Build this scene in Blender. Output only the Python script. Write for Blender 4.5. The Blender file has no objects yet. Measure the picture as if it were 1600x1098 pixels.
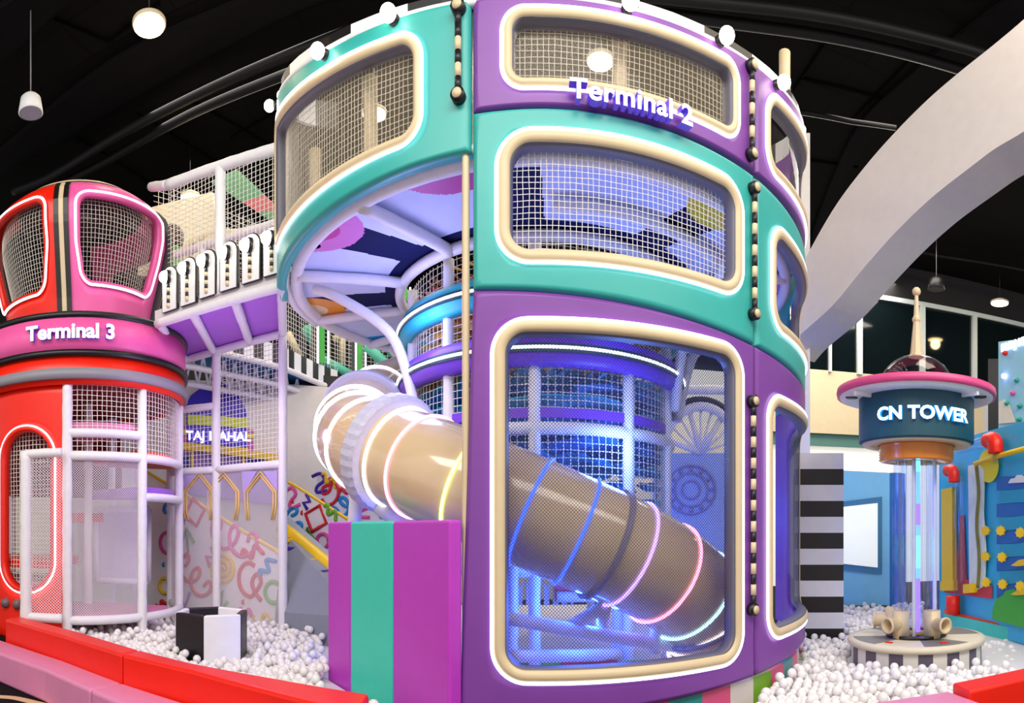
import bpy, bmesh, math, random
from mathutils import Vector, Matrix
random.seed(7)
PI = math.pi
scene = bpy.context.scene
COL = scene.collection
# ------------------------------------------------------------------ camera (stitched wide photograph: cylindrical projection)
F, HX, HY, EYE = 970.0, 800.0, 825.0, 1.55
cd = bpy.data.cameras.new('camera')
cd.type = 'PANO'
cd.panorama_type = 'CENTRAL_CYLINDRICAL'
cd.central_cylindrical_range_u_min = -HX / F
cd.central_cylindrical_range_u_max = (1600 - HX) / F
cd.central_cylindrical_range_v_min = -(1098 - HY) / F
cd.central_cylindrical_range_v_max = HY / F
cd.central_cylindrical_radius = 1.0
cam = bpy.data.objects.new('camera', cd); COL.objects.link(cam)
cam.location = (0, 0, EYE); cam.rotation_euler = (PI / 2, 0, 0)
scene.camera = cam
# ------------------------------------------------------------------ world, lights, exposure
w = bpy.data.worlds.new('hall_world'); scene.world = w; w.use_nodes = True
w.node_tree.nodes['Background'].inputs[0].default_value = (1.0, 0.96, 0.92, 1)
w.node_tree.nodes['Background'].inputs[1].default_value = 0.6
def lamp(name, kind, loc, energy, col=(1, 1, 1), size=None, size_y=None, target=None, radius=None):
    d = bpy.data.lights.new(name, kind); d.energy = energy; d.color = col
    if kind == 'AREA':
        d.shape = 'RECTANGLE'; d.size = size; d.size_y = size_y or size
    elif radius: d.shadow_soft_size = radius
    o = bpy.data.objects.new(name, d); COL.objects.link(o); o.location = loc
    if target is not None:
        o.rotation_euler = (Vector(target) - Vector(loc)).to_track_quat('-Z', 'Y').to_euler()
    return o
lamp('hall_light', 'AREA', (-3, -1.5, 8.2), 560, (1, .95, .88), 7, 3, (-2.5, 5, 1))
lamp('hall_light', 'AREA', (4, -1.5, 8.2), 560, (1, .95, .88), 7, 3, (3, 5, 1))
lamp('hall_light', 'AREA', (-3, 9.5, 8.2), 170, (1, .95, .88), 5, 3, (-3, 9, 0))
lamp('hall_light', 'AREA', (6, 10.5, 8.2), 480, (1, .93, .82), 6, 4, (5.5, 10, 0))
lamp('hall_light', 'AREA', (7, 15, 8.0), 420, (1, .95, .85), 6, 3, (8, 16.5, 4))
lamp('hall_light', 'AREA', (4.6, 3.2, 8.0), 110, (1, .86, .68), 3, 3, (4.2, 3.8, 0))
lamp('tower_light', 'POINT', (0.9, 4.95, 2.2), 38, (.14, .28, 1), radius=.25)
lamp('tower_light', 'POINT', (0.6, 4.6, .9), 130, (.02, .1, 1), radius=.2)
lamp('tower_light', 'POINT', (0.9, 4.8, 3.2), 4, (.12, .3, 1), radius=.25)
lamp('core_fill', 'POINT', (.3, 6.25, 2.65), 22, (.8, .9, 1), radius=.2)  # added fill inside the core, no fitting there; lifts the lower webs
lamp('core_fill', 'POINT', (.3, 6.25, 3.5), 14, (1, .93, .8), radius=.2)  # added warm fill for the upper webs, in place of daylight
lamp('deck_light', 'POINT', (-.85, 5.15, 3.25), 22, (.4, .42, 1), radius=.3)
lamp('tower_light', 'POINT', (1.7, 7.4, 1.7), 70, (.04, .13, 1), radius=.25)
lamp('deck_light', 'POINT', (-3.0, 5.7, 2.7), 26, (.7, .5, 1), radius=.3)
lamp('slide_light', 'POINT', (-2.6, 7.9, 2.9), 6, (.55, .65, 1), radius=.3)
vs = scene.view_settings
vs.view_transform = 'Standard'; vs.look = 'None'; vs.exposure = 0.28; vs.gamma = 1.0; vs.use_curve_mapping = False
# ------------------------------------------------------------------ materials
def lin(h):
    h = h.lstrip('#'); c = [int(h[i:i + 2], 16) / 255 for i in (0, 2, 4)]
    return tuple((x / 12.92 if x <= .04045 else ((x + .055) / 1.055) ** 2.4) for x in c) + (1,)
MATS = {}
def mat(name, col, rough=.45, metal=0, bump=0, bscale=8, emit=0, ecol=None, coat=0, trans=0, ior=1.45, vary=.06, spec=.5):
    if name in MATS: return MATS[name]
    m = bpy.data.materials.new(name); m.use_nodes = True
    nt = m.node_tree; b = nt.nodes['Principled BSDF']
    c = lin(col)
    tc = nt.nodes.new('ShaderNodeTexCoord')
    nz = nt.nodes.new('ShaderNodeTexNoise'); nz.inputs['Scale'].default_value = bscale; nz.inputs['Detail'].default_value = 3
    nt.links.new(tc.outputs['Object'], nz.inputs['Vector'])
    mx = nt.nodes.new('ShaderNodeMix'); mx.data_type = 'RGBA'
    mx.inputs[6].default_value = tuple(x * (1 - vary) for x in c[:3]) + (1,)
    mx.inputs[7].default_value = tuple(min(1, x * (1 + vary)) for x in c[:3]) + (1,)
    nt.links.new(nz.outputs['Fac'], mx.inputs[0]); nt.links.new(mx.outputs[2], b.inputs['Base Color'])
    b.inputs['Roughness'].default_value = rough; b.inputs['Metallic'].default_value = metal
    b.inputs['Specular IOR Level'].default_value = spec
    b.inputs['Coat Weight'].default_value = coat
    if trans: b.inputs['Transmission Weight'].default_value = trans; b.inputs['IOR'].default_value = ior
    if bump:
        bp = nt.nodes.new('ShaderNodeBump'); bp.inputs['Strength'].default_value = bump; bp.inputs['Distance'].default_value = .02
        nt.links.new(nz.outputs['Fac'], bp.inputs['Height']); nt.links.new(bp.outputs['Normal'], b.inputs['Normal'])
    if emit:
        b.inputs['Emission Color'].default_value = lin(ecol or col); b.inputs['Emission Strength'].default_value = emit
    MATS[name] = m; return m
def clear_mat(name, tint='#ffffff', gloss=.08, rough=.03, body=0.0, bcol='#ffffff'):
    """thin clear sheet: see-through with a glossy skin"""
    if name in MATS: return MATS[name]
    m = bpy.data.materials.new(name); m.use_nodes = True; nt = m.node_tree
    for n in list(nt.nodes): nt.nodes.remove(n)
    out = nt.nodes.new('ShaderNodeOutputMaterial'); tr = nt.nodes.new('ShaderNodeBsdfTransparent'); tr.inputs[0].default_value = lin(tint)
    gl = nt.nodes.new('ShaderNodeBsdfGlossy'); gl.inputs['Roughness'].default_value = rough
    lw = nt.nodes.new('ShaderNodeLayerWeight'); lw.inputs[0].default_value = .25
    ma = nt.nodes.new('ShaderNodeMath'); ma.operation = 'MULTIPLY_ADD'; ma.inputs[1].default_value = .4; ma.inputs[2].default_value = gloss
    pw = nt.nodes.new('ShaderNodeMath'); pw.operation = 'POWER'; pw.inputs[1].default_value = 3
    nt.links.new(lw.outputs['Facing'], pw.inputs[0]); nt.links.new(pw.outputs[0], ma.inputs[0])
    mx = nt.nodes.new('ShaderNodeMixShader'); nt.links.new(ma.outputs[0], mx.inputs[0])
    nt.links.new(tr.outputs[0], mx.inputs[1]); nt.links.new(gl.outputs[0], mx.inputs[2])
    last = mx
    if body:
        df = nt.nodes.new('ShaderNodeBsdfDiffuse'); df.inputs[0].default_value = lin(bcol)
        m2 = nt.nodes.new('ShaderNodeMixShader'); m2.inputs[0].default_value = body
        nt.links.new(mx.outputs[0], m2.inputs[1]); nt.links.new(df.outputs[0], m2.inputs[2]); last = m2
    nt.links.new(last.outputs[0], out.inputs[0]); MATS[name] = m; return m
PURPLE = mat('purple_vinyl', '#7c3f9a', .42, bump=.3, bscale=3); TEAL = mat('teal_vinyl', '#35aaa2', .4, bump=.25, bscale=3)
MAGENTA = mat('magenta_vinyl', '#bb38bf', .42, bump=.05); MINT = mat('mint_vinyl', '#34cdb4', .42, bump=.05)
CREAM = mat('cream_vinyl', '#dac49e', .45, bump=.08); WHITEPAD = mat('white_padded_pipe', '#e9e6ea', .5, bump=.25, bscale=14)
GREY = mat('grey_lining', '#6d6a78', .5); BLACK = mat('black_vinyl', '#121013', .4); WHITE = mat('white_vinyl', '#ecebee', .4, bump=.05)
NAVY = mat('navy_print', '#071348', .75, spec=.2); PALE = mat('pale_blue_print', '#cfd8f7', .7)
RED = mat('red_vinyl', '#ee1e02', .4, bump=.06); PINK = mat('pink_vinyl', '#ee5fa6', .4, bump=.05); ORANGE = mat('orange_vinyl', '#f05a10', .4, bump=.05)
SOFTPINK = mat('soft_pink_vinyl', '#dc86ae', .42, bump=.05)
NEON = mat('neon_white', '#f2f4ff', .4, emit=2.1, ecol='#f4f2ff'); NET = mat('net_cord', '#e8e2d8', .7); NETDARK = mat('fine_mesh_cord', '#2e3356', .7)
BULB = mat('lit_globe', '#fff6e6', .3, emit=9, ecol='#fff4e4'); LETTER = mat('lit_letter', '#ffffff', .3, emit=.95, ecol='#efeaff')
YELLOW = mat('yellow_vinyl', '#f2c81c', .4, bump=.05); BLUE = mat('blue_vinyl', '#1aa3df', .42); GREEN = mat('green_vinyl', '#3fa536', .45)
CLEAR = clear_mat('clear_vinyl', '#f4f4f4', .006)
HAZY = clear_mat('hazy_vinyl', '#f4f4f4', .012, .08, .16, '#cdbb9c')
# ------------------------------------------------------------------ camera-independent polar helpers: bearing column, height row and distance to a point of the hall
def P(x, y, rho):
    t = (x - HX) / F
    return Vector((rho * math.sin(t), rho * math.cos(t), EYE + (HY - y) / F * rho))
def PZ(x, y, z): return P(x, y, (z - EYE) * F / (HY - y))
def PR(x, rho, z):
    t = (x - HX) / F
    return Vector((rho * math.sin(t), rho * math.cos(t), z))
def on_line(x, a, b):
    """distance along the bearing x to the vertical plane through a, b"""
    t = (x - HX) / F; d = (math.sin(t), math.cos(t)); e = (b[0] - a[0], b[1] - a[1])
    den = d[0] * e[1] - d[1] * e[0]
    return (a[0] * e[1] - a[1] * e[0]) / den
def on_plane(x, y, a, b, off=0):
    rho = on_line(x, a, b); p = P(x, y, rho)
    n = Vector((b[1] - a[1], -(b[0] - a[0]), 0)).normalized()
    if n.dot(Vector((p.x, p.y, 0))) > 0: n = -n
    return p + n * off
def phi_at(x, C, R, far=False):
    t = (x - HX) / F; d = (math.sin(t), math.cos(t)); b = d[0] * C[0] + d[1] * C[1]
    q = max(b * b - (C[0] ** 2 + C[1] ** 2 - R * R), 0); s = b + (math.sqrt(q) if far else -math.sqrt(q))
    X, Y = d[0] * s, d[1] * s
    return math.atan2(X - C[0], C[1] - Y), s
def z_at(x, y, C, R, far=False): return EYE + (HY - y) / F * phi_at(x, C, R, far)[1]
# ------------------------------------------------------------------ mesh builder
class MB:
    def __init__(s): s.v = []; s.f = []; s.m = []; s.sm = []
    def add(s, vs, fs, mat=0, smooth=False):
        o = len(s.v); s.v += [tuple(p) for p in vs]
        for i, f in enumerate(fs):
            s.f.append([o + k for k in f]); s.m.append(mat[i] if isinstance(mat, list) else mat); s.sm.append(smooth)
        return s
    def box(s, c, d, rz=0, mat=0, rot=None):
        R = rot or Matrix.Rotation(rz, 3, 'Z'); c = Vector(c)
        vs = [c + R @ Vector((x * d[0] / 2, y * d[1] / 2, z * d[2] / 2)) for x in (-1, 1) for y in (-1, 1) for z in (-1, 1)]
        return s.add(vs, [(0, 1, 3, 2), (4, 6, 7, 5), (0, 4, 5, 1), (2, 3, 7, 6), (0, 2, 6, 4), (1, 5, 7, 3)], mat)
    def slab(s, poly, z0, z1, mat=0):
        n = len(poly); vs = [(p[0], p[1], z0) for p in poly] + [(p[0], p[1], z1) for p in poly]
        return s.add(vs, [tuple(range(n))[::-1], tuple(range(n, 2 * n))] + [(i, (i + 1) % n, n + (i + 1) % n, n + i) for i in range(n)], mat)
    def extrude(s, pts, d, mat=0):
        """closed planar outline (3d points) given the thickness vector d"""
        n = len(pts); d = Vector(d); pts = [Vector(p) for p in pts]
        return s.add(pts + [p + d for p in pts], [tuple(range(n))[::-1], tuple(range(n, 2 * n))] + [(i, (i + 1) % n, n + (i + 1) % n, n + i) for i in range(n)], mat)
    def wall(s, a, b, z0, z1, th=.05, mat=0):
        a = Vector((a[0], a[1], 0)); b = Vector((b[0], b[1], 0)); n = Vector((b.y - a.y, a.x - b.x, 0)).normalized() * th
        if n.dot(a + b) < 0: n = -n
        return s.slab([a, b, b + n, a + n], z0, z1, mat)
    def tube(s, pts, r, n=8, closed=False, mat=0, smooth=True, caps=True):
        pts = [Vector(p) for p in pts]; L = len(pts)
        if L < 2: return s
        rs = r if isinstance(r, (list, tuple)) else [r] * L
        vs = []; up = None
        for i, p in enumerate(pts):
            if closed: t = pts[(i + 1) % L] - pts[i - 1]
            else: t = pts[min(i + 1, L - 1)] - pts[max(i - 1, 0)]
            t.normalize()
            if up is None:
                up = Vector((0, 0, 1)) if abs(t.z) < .9 else Vector((1, 0, 0))
            up = (up - t * up.dot(t))
            if up.length < 1e-6: up = t.orthogonal()
            up.normalize(); sd = t.cross(up)
            for k in range(n):
                a = 2 * PI * k / n; vs.append(p + (up * math.cos(a) + sd * math.sin(a)) * rs[i])
        fs = []
        for i in range(L if closed else L - 1):
            j = (i + 1) % L
            for k in range(n): fs.append((i * n + k, i * n + (k + 1) % n, j * n + (k + 1) % n, j * n + k))
        if caps and not closed: fs += [tuple(range(n)), tuple(range((L - 1) * n, L * n))[::-1]]
        return s.add(vs, fs, mat, smooth)
    def pad_pipe(s, a, b, r=.045, n=10, mat=0):
        """foam-sleeved pipe with slight joints"""
        a = Vector(a); b = Vector(b); L = (b - a).length; k = max(2, int(L / .1)); pts = []; rs = []
        for i in range(k + 1):
            t = i / k; pts.append(a.lerp(b, t)); rs.append(r * (1.0 + random.uniform(-.05, .05)))
        return s.tube(pts, rs, n, mat=mat)
    def lathe(s, prof, c, n=48, mat=0, smooth=True, a0=0, a1=2 * PI, closed=False):
        full = abs(a1 - a0 - 2 * PI) < 1e-6; m = n if full else n + 1; vs = []
        for r, z in prof:
            for k in range(m):
                a = a0 + (a1 - a0) * k / n; vs.append((c[0] + r * math.sin(a), c[1] - r * math.cos(a), c[2] + z))
        fs = []; pairs = list(range(len(prof) - 1)); K = len(prof)
        for i in (range(K) if closed else pairs):
            j = (i + 1) % K
            for k in range(n if full else n): fs.append((i * m + k, i * m + (k + 1) % m, j * m + (k + 1) % m, j * m + k))
        return s.add(vs, fs, mat, smooth)
    def sphere(s, c, r, n=16, mat=0, sz=1):
        k = n // 2; prof = [(r * math.sin(PI * i / k), -r * sz * math.cos(PI * i / k)) for i in range(k + 1)]
        return s.lathe([(max(a, 1e-5), b) for a, b in prof], c, n, mat)
    def build(s, name, mats, parent=None, bevel=0, sub=False):
        me = bpy.data.meshes.new(name); me.from_pydata(s.v, [], s.f)
        for m in (mats if isinstance(mats, (list, tuple)) else [mats]): me.materials.append(m)
        me.polygons.foreach_set('material_index', s.m); me.polygons.foreach_set('use_smooth', s.sm)
        bm = bmesh.new(); bm.from_mesh(me); bmesh.ops.recalc_face_normals(bm, faces=bm.faces); bm.to_mesh(me); bm.free()
        me.update(); o = bpy.data.objects.new(name, me); COL.objects.link(o)
        if parent is not None:
            o.parent = parent; o.matrix_parent_inverse = Matrix.Translation(-_wl(parent))
        if bevel:
            b = o.modifiers.new('bevel', 'BEVEL'); b.width = bevel; b.segments = 3; b.limit_method = 'ANGLE'
        return o
def _wl(o):
    v = Vector(o.location)
    return v
def thing(name, label, cat, loc, group=None):
    o = bpy.data.objects.new(name, None); COL.objects.link(o); o.location = loc; o.empty_display_size = .2
    o['label'] = label; o['category'] = cat
    if group: o['group'] = group
    return o
def tag(o, label, cat, group=None, kind=None):
    o['label'] = label; o['category'] = cat
    if group: o['group'] = group
    if kind: o['kind'] = kind
    return o
def struct(o): o['kind'] = 'structure'; return o
def text_geo(body, size, extrude=.01, offset=0.0, space=1.0):
    cu = bpy.data.curves.new('lettering', 'FONT'); cu.body = body; cu.size = size; cu.extrude = extrude; cu.offset = offset
    cu.align_x = 'CENTER'; cu.resolution_u = 3; cu.space_character = space
    o = bpy.data.objects.new('lettering', cu); COL.objects.link(o)
    dg = bpy.context.evaluated_depsgraph_get(); me = o.evaluated_get(dg).to_mesh()
    vs = [v.co.copy() for v in me.vertices]; fs = [tuple(p.vertices) for p in me.polygons]
    o.evaluated_get(dg).to_mesh_clear(); bpy.data.objects.remove(o); bpy.data.curves.remove(cu)
    return vs, fs
def spline(pts, k=8, closed=False):
    pts = [Vector(p) for p in pts]; n = len(pts); out = []
    for i in range(n if closed else n - 1):
        g = (lambda j: pts[j % n]) if closed else (lambda j: pts[max(0, min(n - 1, j))])
        a, b, c, d = g(i - 1), g(i), g(i + 1), g(i + 2)
        for q in range(k):
            t = q / k
            out.append(.5 * ((2 * b) + (c - a) * t + (2 * a - 5 * b + 4 * c - d) * t * t + (3 * b - a - 3 * c + d) * t ** 3))
    if not closed: out.append(pts[-1])
    return out
# ------------------------------------------------------------------ things wrapped round an upright axis: coordinates s (arc length), z, d (outward)
class Wrap:
    def __init__(s, C, R, phi0=0): s.C = C; s.R = R if callable(R) else (lambda z: R); s.p0 = phi0; s.ref = R(0) if callable(R) else R
    def __call__(s, phi, z, d=0):
        r = s.R(z) + d; a = phi + s.p0
        return Vector((s.C[0] + r * math.sin(a), s.C[1] - r * math.cos(a), z))
def rrect(a0, a1, z0, z1, ra, n=10, ref=1.0):
    """rounded rectangle outline in (phi, z); ra is the corner radius in metres, ref metres per radian"""
    pts = []; w = ra / ref
    for cx, cz, q in ((a1 - w, z1 - ra, 0), (a0 + w, z1 - ra, 1), (a0 + w, z0 + ra, 2), (a1 - w, z0 + ra, 3)):
        for i in range(n + 1):
            t = PI / 2 * (q + i / n); pts.append((cx + w * math.cos(t), cz + ra * math.sin(t)))
    out = []
    for i, p in enumerate(pts):                     # fill the straight runs
        q = pts[(i + 1) % len(pts)]; L = math.hypot((q[0] - p[0]) * ref, q[1] - p[1]); k = max(1, int(L / .06))
        for j in range(k): out.append((p[0] + (q[0] - p[0]) * j / k, p[1] + (q[1] - p[1]) * j / k))
    return out
def ray_poly(c, a, poly, ref):
    dx, dz = math.cos(a) / ref, math.sin(a); best = None
    for i, p in enumerate(poly):
        q = poly[(i + 1) % len(poly)]; ex, ez = q[0] - p[0], q[1] - p[1]; den = dx * ez - dz * ex
        if abs(den) < 1e-12: continue
        t = ((p[0] - c[0]) * ez - (p[1] - c[1]) * ex) / den; u = ((p[0] - c[0]) * dz - (p[1] - c[1]) * dx) / den
        if t > 0 and -1e-6 <= u <= 1 + 1e-6 and (best is None or t < best): best = t
    return (c[0] + dx * best, c[1] + dz * best)
def panel(W, outer, hole=None, th=.08, ref=2.6, mat=0, soft=.03):
    """padded panel on a wrap: outer = corners (phi, z) in order; hole = outline (phi, z)"""
    mb = MB(); n = len(outer); c = (sum(p[0] for p in (hole or outer)) / len(hole or outer), sum(p[1] for p in (hole or outer)) / len(hole or outer))
    angs = set()
    dense = []
    for i, p in enumerate(outer):
        q = outer[(i + 1) % n]; L = math.hypot((q[0] - p[0]) * ref, q[1] - p[1]); k = max(1, int(L / .09))
        for j in range(k): dense.append((p[0] + (q[0] - p[0]) * j / k, p[1] + (q[1] - p[1]) * j / k))
    for p in dense + (hole or []): angs.add(round(math.atan2(p[1] - c[1], (p[0] - c[0]) * ref), 5))
    angs = sorted(angs); rows = []
    ts = [0, .2, .4, .6, .8, 1] if hole else [.02, .25, .5, .75, 1]
    for a in angs:
        po = ray_poly(c, a, outer, ref); pi = ray_poly(c, a, hole, ref) if hole else c
        L = math.hypot((po[0] - pi[0]) * ref, po[1] - pi[1]); tt = ts[:-1] + [max(ts[-2] + .01, 1 - soft / max(L, .05)), 1]
        rows.append([(pi[0] + (po[0] - pi[0]) * t, pi[1] + (po[1] - pi[1]) * t) for t in tt])
    K = len(rows[0]); N = len(rows)
    front = [W(p[0], p[1], 0 if k < K - 1 else -soft * .8) for r in rows for k, p in enumerate(r)]
    back = [W(p[0], p[1], -th) for r in rows for k, p in enumerate(r)]
    fs = []
    for i in range(N):
        j = (i + 1) % N
        for k in range(K - 1):
            fs.append((i * K + k, i * K + k + 1, j * K + k + 1, j * K + k)); o = N * K
            fs.append((o + i * K + k, o + j * K + k, o + j * K + k + 1, o + i * K + k + 1))
        fs.append((i * K + K - 1, N * K + i * K + K - 1, N * K + j * K + K - 1, j * K + K - 1))
        fs.append((i * K, j * K, N * K + j * K, N * K + i * K))
    mb.add(front + back, fs, mat, True); return mb
def sweep(W, path, prof, ref=2.6, mats=0, closed_prof=True):
    """sweep profile [(n, d)] (n outward of the outline, d outward of the wrap) along a closed outline"""
    mb = MB(); N = len(path); K = len(prof); vs = []
    for i, p in enumerate(path):
        a, b = path[i - 1], path[(i + 1) % N]; tx, tz = (b[0] - a[0]) * ref, b[1] - a[1]; L = math.hypot(tx, tz) or 1
        nx, nz = tz / L, -tx / L
        for (n_, d_) in prof: vs.append(W(p[0] + nx * n_ / ref, p[1] + nz * n_, d_))
    fs = []; ml = []
    for i in range(N):
        j = (i + 1) % N
        for k in range(K if closed_prof else K - 1):
            l = (k + 1) % K; fs.append((i * K + k, i * K + l, j * K + l, j * K + k)); ml.append(mats[k] if isinstance(mats, list) else mats)
    return mb.add(vs, fs, ml, True)
def circ_prof(n0, d0, r, k=8): return [(n0 + r * math.cos(2 * PI * i / k), d0 + r * math.sin(2 * PI * i / k)) for i in range(k)]
def clip_lines(poly, axis, val):
    """span of the convex outline along one axis at a value of the other"""
    hits = []
    for i, p in enumerate(poly):
        q = poly[(i + 1) % len(poly)]; a, b = p[axis] - val, q[axis] - val
        if (a < 0) != (b < 0):
            t = a / (a - b); hits.append(p[1 - axis] + (q[1 - axis] - p[1 - axis]) * t)
    return (min(hits), max(hits)) if len(hits) >= 2 else None
def wrap_net(W, poly, pitch, r, d=-.11, ref=2.6, step=.12, slack=.004):
    mb = MB(); a0 = min(p[0] for p in poly); a1 = max(p[0] for p in poly); z0 = min(p[1] for p in poly); z1 = max(p[1] for p in poly)
    def line(fn, L):
        k = max(2, int(L / step)); mb.tube([fn(i / k) for i in range(k + 1)], r, 3, smooth=False, caps=False)
    da = pitch / ref; k = int((a1 - a0) / da)
    for i in range(1, k + 1):
        a = a0 + da * i; sp = clip_lines(poly, 0, a)
        if sp: line(lambda t: W(a + random.uniform(-slack, slack) / ref, sp[0] + (sp[1] - sp[0]) * t, d), sp[1] - sp[0])
    k = int((z1 - z0) / pitch)
    for i in range(1, k + 1):
        z = z0 + pitch * i; sp = clip_lines(poly, 1, z)
        if sp: line(lambda t: W(sp[0] + (sp[1] - sp[0]) * t, z + random.uniform(-slack, slack), d), (sp[1] - sp[0]) * ref)
    return mb
def wrap_diag(W, poly, pitch, r, d=-.11, ref=2.6, step=.1):
    """fine diamond mesh"""
    mb = MB(); loc = [(p[0] * ref, p[1]) for p in poly]
    for sg in (1, -1):
        rot = [((x + sg * z), (x - sg * z)) for x, z in loc]; u0 = min(p[0] for p in rot); u1 = max(p[0] for p in rot); k = int((u1 - u0) / (pitch * 1.414))
        for i in range(1, k + 1):
            u = u0 + pitch * 1.414 * i; sp = clip_lines(rot, 0, u)
            if not sp: continue
            L = (sp[1] - sp[0]) / 1.414; q = max(2, int(L / step)); pts = []
            for j in range(q + 1):
                v = sp[0] + (sp[1] - sp[0]) * j / q; x = (u + v) / 2; z = sg * (u - v) / 2; pts.append(W(x / ref, z, d + sg * .001))
            mb.tube(pts, r, 3, smooth=False, caps=False)
    return mb
def flat_net(a, b, z0, z1, pitch, r, step=.2, diag=False, top=None):
    """net on the upright plane between ground points a and b; top(t) may slope"""
    mb = MB(); a = Vector((a[0], a[1], 0)); b = Vector((b[0], b[1], 0)); L = (b - a).length
    at = lambda s, z: a.lerp(b, s / L) + Vector((0, 0, z))
    if diag:
        poly = [(0, z0), (L, z0), (L, z1), (0, z1)]
        class _W:
            def __call__(s, p, z, d=0): return at(p, z)
        return wrap_diag(_W(), poly, pitch, r, 0, 1.0, 10)
    for i in range(1, int(L / pitch) + 1):
        s = i * pitch
        if s < L: mb.tube([at(s, z0), at(s, top(s / L) if top else z1)], r, 3, smooth=False, caps=False)
    zt = max(z1, top(0), top(1)) if top else z1
    for i in range(1, int((zt - z0) / pitch) + 1):
        z = z0 + i * pitch
        s0, s1 = 0, L
        if top:
            if z > max(top(0), top(1)): continue
            if z > min(top(0), top(1)):
                t = (z - top(0)) / (top(1) - top(0)); s0, s1 = (t * L, L) if top(1) > top(0) else (0, t * L)
        k = max(1, int((s1 - s0) / step))
        mb.tube([at(s0 + (s1 - s0) * j / k, z) for j in range(k + 1)], r, 3, smooth=False, caps=False)
    return mb
# ================================================================== MAIN TOWER
TC = (.294, 6.29); TR = 2.6
TW = Wrap(TC, TR)
tower = thing('play_tower', 'tall round purple and teal padded play tower with big rounded windows', 'play tower', (TC[0], TC[1], .3))
fx = lambda x: phi_at(x, TC, TR)[0]
def sl(z, k): return lambda a: z + k * TR * math.sin(a)          # a seam that runs slightly off level
class TopWrap(Wrap):
    def __call__(s, phi, z, d=0): return Wrap.__call__(s, phi, z + (z - 3.9) / .82 * (1.25 if phi < 0 else .9) * (1 - math.cos(phi)), d)
TTW = TopWrap(TC, TR)
zTop, zA, zB, zBot = sl(4.72, 0), sl(4.07, .0), sl(2.96, -.07), sl(.42, .05)
aL, aM, aR = fx(738), fx(1180), math.radians(88)
def quad(a0, a1, zlo, zhi, a0lo=None):
    n = 10; lo = [(a0lo if (a0lo is not None and i == 0) else a0 + (a1 - a0) * i / n) for i in range(n + 1)]
    return [(a, zlo(a)) for a in lo] + [(a0 + (a1 - a0) * i / n, zhi(a0 + (a1 - a0) * i / n)) for i in range(n, -1, -1)]
def framed_panel(outer, win, rc, m, net='net', pane=False, post=None, fw=.072, TW=TW):
    hole = rrect(*win, rc, 10, TR)
    pn = panel(TW, outer, hole, .09).build('padded_panel', m, tower)
    fr = sweep(TW, hole, [(0, -.03), (0, .012), (-.018, .026), (-fw * .6, .028), (-fw, .012), (-fw, -.02)], mats=0).build('window_frame', CREAM, pn)
    sweep(TW, hole, [(-fw, .012), (-fw - .006, -.02), (-fw - .01, -.085), (-fw + .004, -.085)], mats=0).build('window_lining', GREY, pn)
    sweep(TW, hole, circ_prof(.009, .012, .0095)).build('neon_tube', NEON, pn)
    w = win; inner = rrect(w[0] + fw / TR, w[1] - fw / TR, w[2] + fw, w[3] - fw, max(rc - fw * .6, .05), 6, TR)
    if net == 'net': wrap_net(TW, inner, .037, .0026, -.075).build('window_net', NET, pn)
    elif net == 'fine': wrap_diag(TW, inner, .0155, .0019, -.075).build('window_mesh', NETDARK, pn)
    if pane:
        n = 24; mb = MB(); c = ((w[0] + w[1]) / 2, (w[2] + w[3]) / 2); xs = [w[0] + fw / TR + (w[1] - w[0] - 2 * fw / TR) * i / n for i in range(n + 1)]
        vs = [TW(x, z, -.06) for x in xs for z in (w[2] + fw, w[3] - fw)]
        mb.add(vs, [(2 * i, 2 * i + 2, 2 * i + 3, 2 * i + 1) for i in range(n)], 0, True).build('window_pane', HAZY if net else CLEAR, pn)
    return pn
b = .006
# lower purple storey
framed_panel(quad(aL, aM, zBot, lambda a: zB(a) - b, fx(716)), (fx(771), fx(1158), .634, 2.79), .2, PURPLE, 'fine')
framed_panel(quad(aM + b, aR, zBot, lambda a: zB(a) - b), (fx(1198), math.radians(78), .72, 2.55), .2, PURPLE, None, True)
# middle teal storey
framed_panel(quad(aL, aM, zB, lambda a: zA(a) - b), (fx(778), fx(1158), 3.135, 3.915), .2, TEAL, 'net')
framed_panel(quad(aM + b, aR, zB, lambda a: zA(a) - b), (fx(1204), math.radians(78), 3.05, 3.84), .2, TEAL, None, True)
# top storey
framed_panel(quad(aL, aM, zA, zTop), (fx(786), fx(1152), 4.17, 4.64), .13, PURPLE, 'net', True, fw=.055, TW=TTW)
framed_panel(quad(aM + b, aR, zA, zTop), (fx(1196), math.radians(76), 4.14, 4.62), .16, PURPLE, None, True, fw=.055, TW=TTW)
aLL = math.radians(-76)
zTL, zBL = sl(4.72, 0), sl(3.84, 0)
framed_panel(quad(aLL, aL - b, zBL, zTL), (math.radians(-66), fx(659), 3.97, 4.6), .16, TEAL, 'net', True, fw=.055, TW=TTW)
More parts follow.
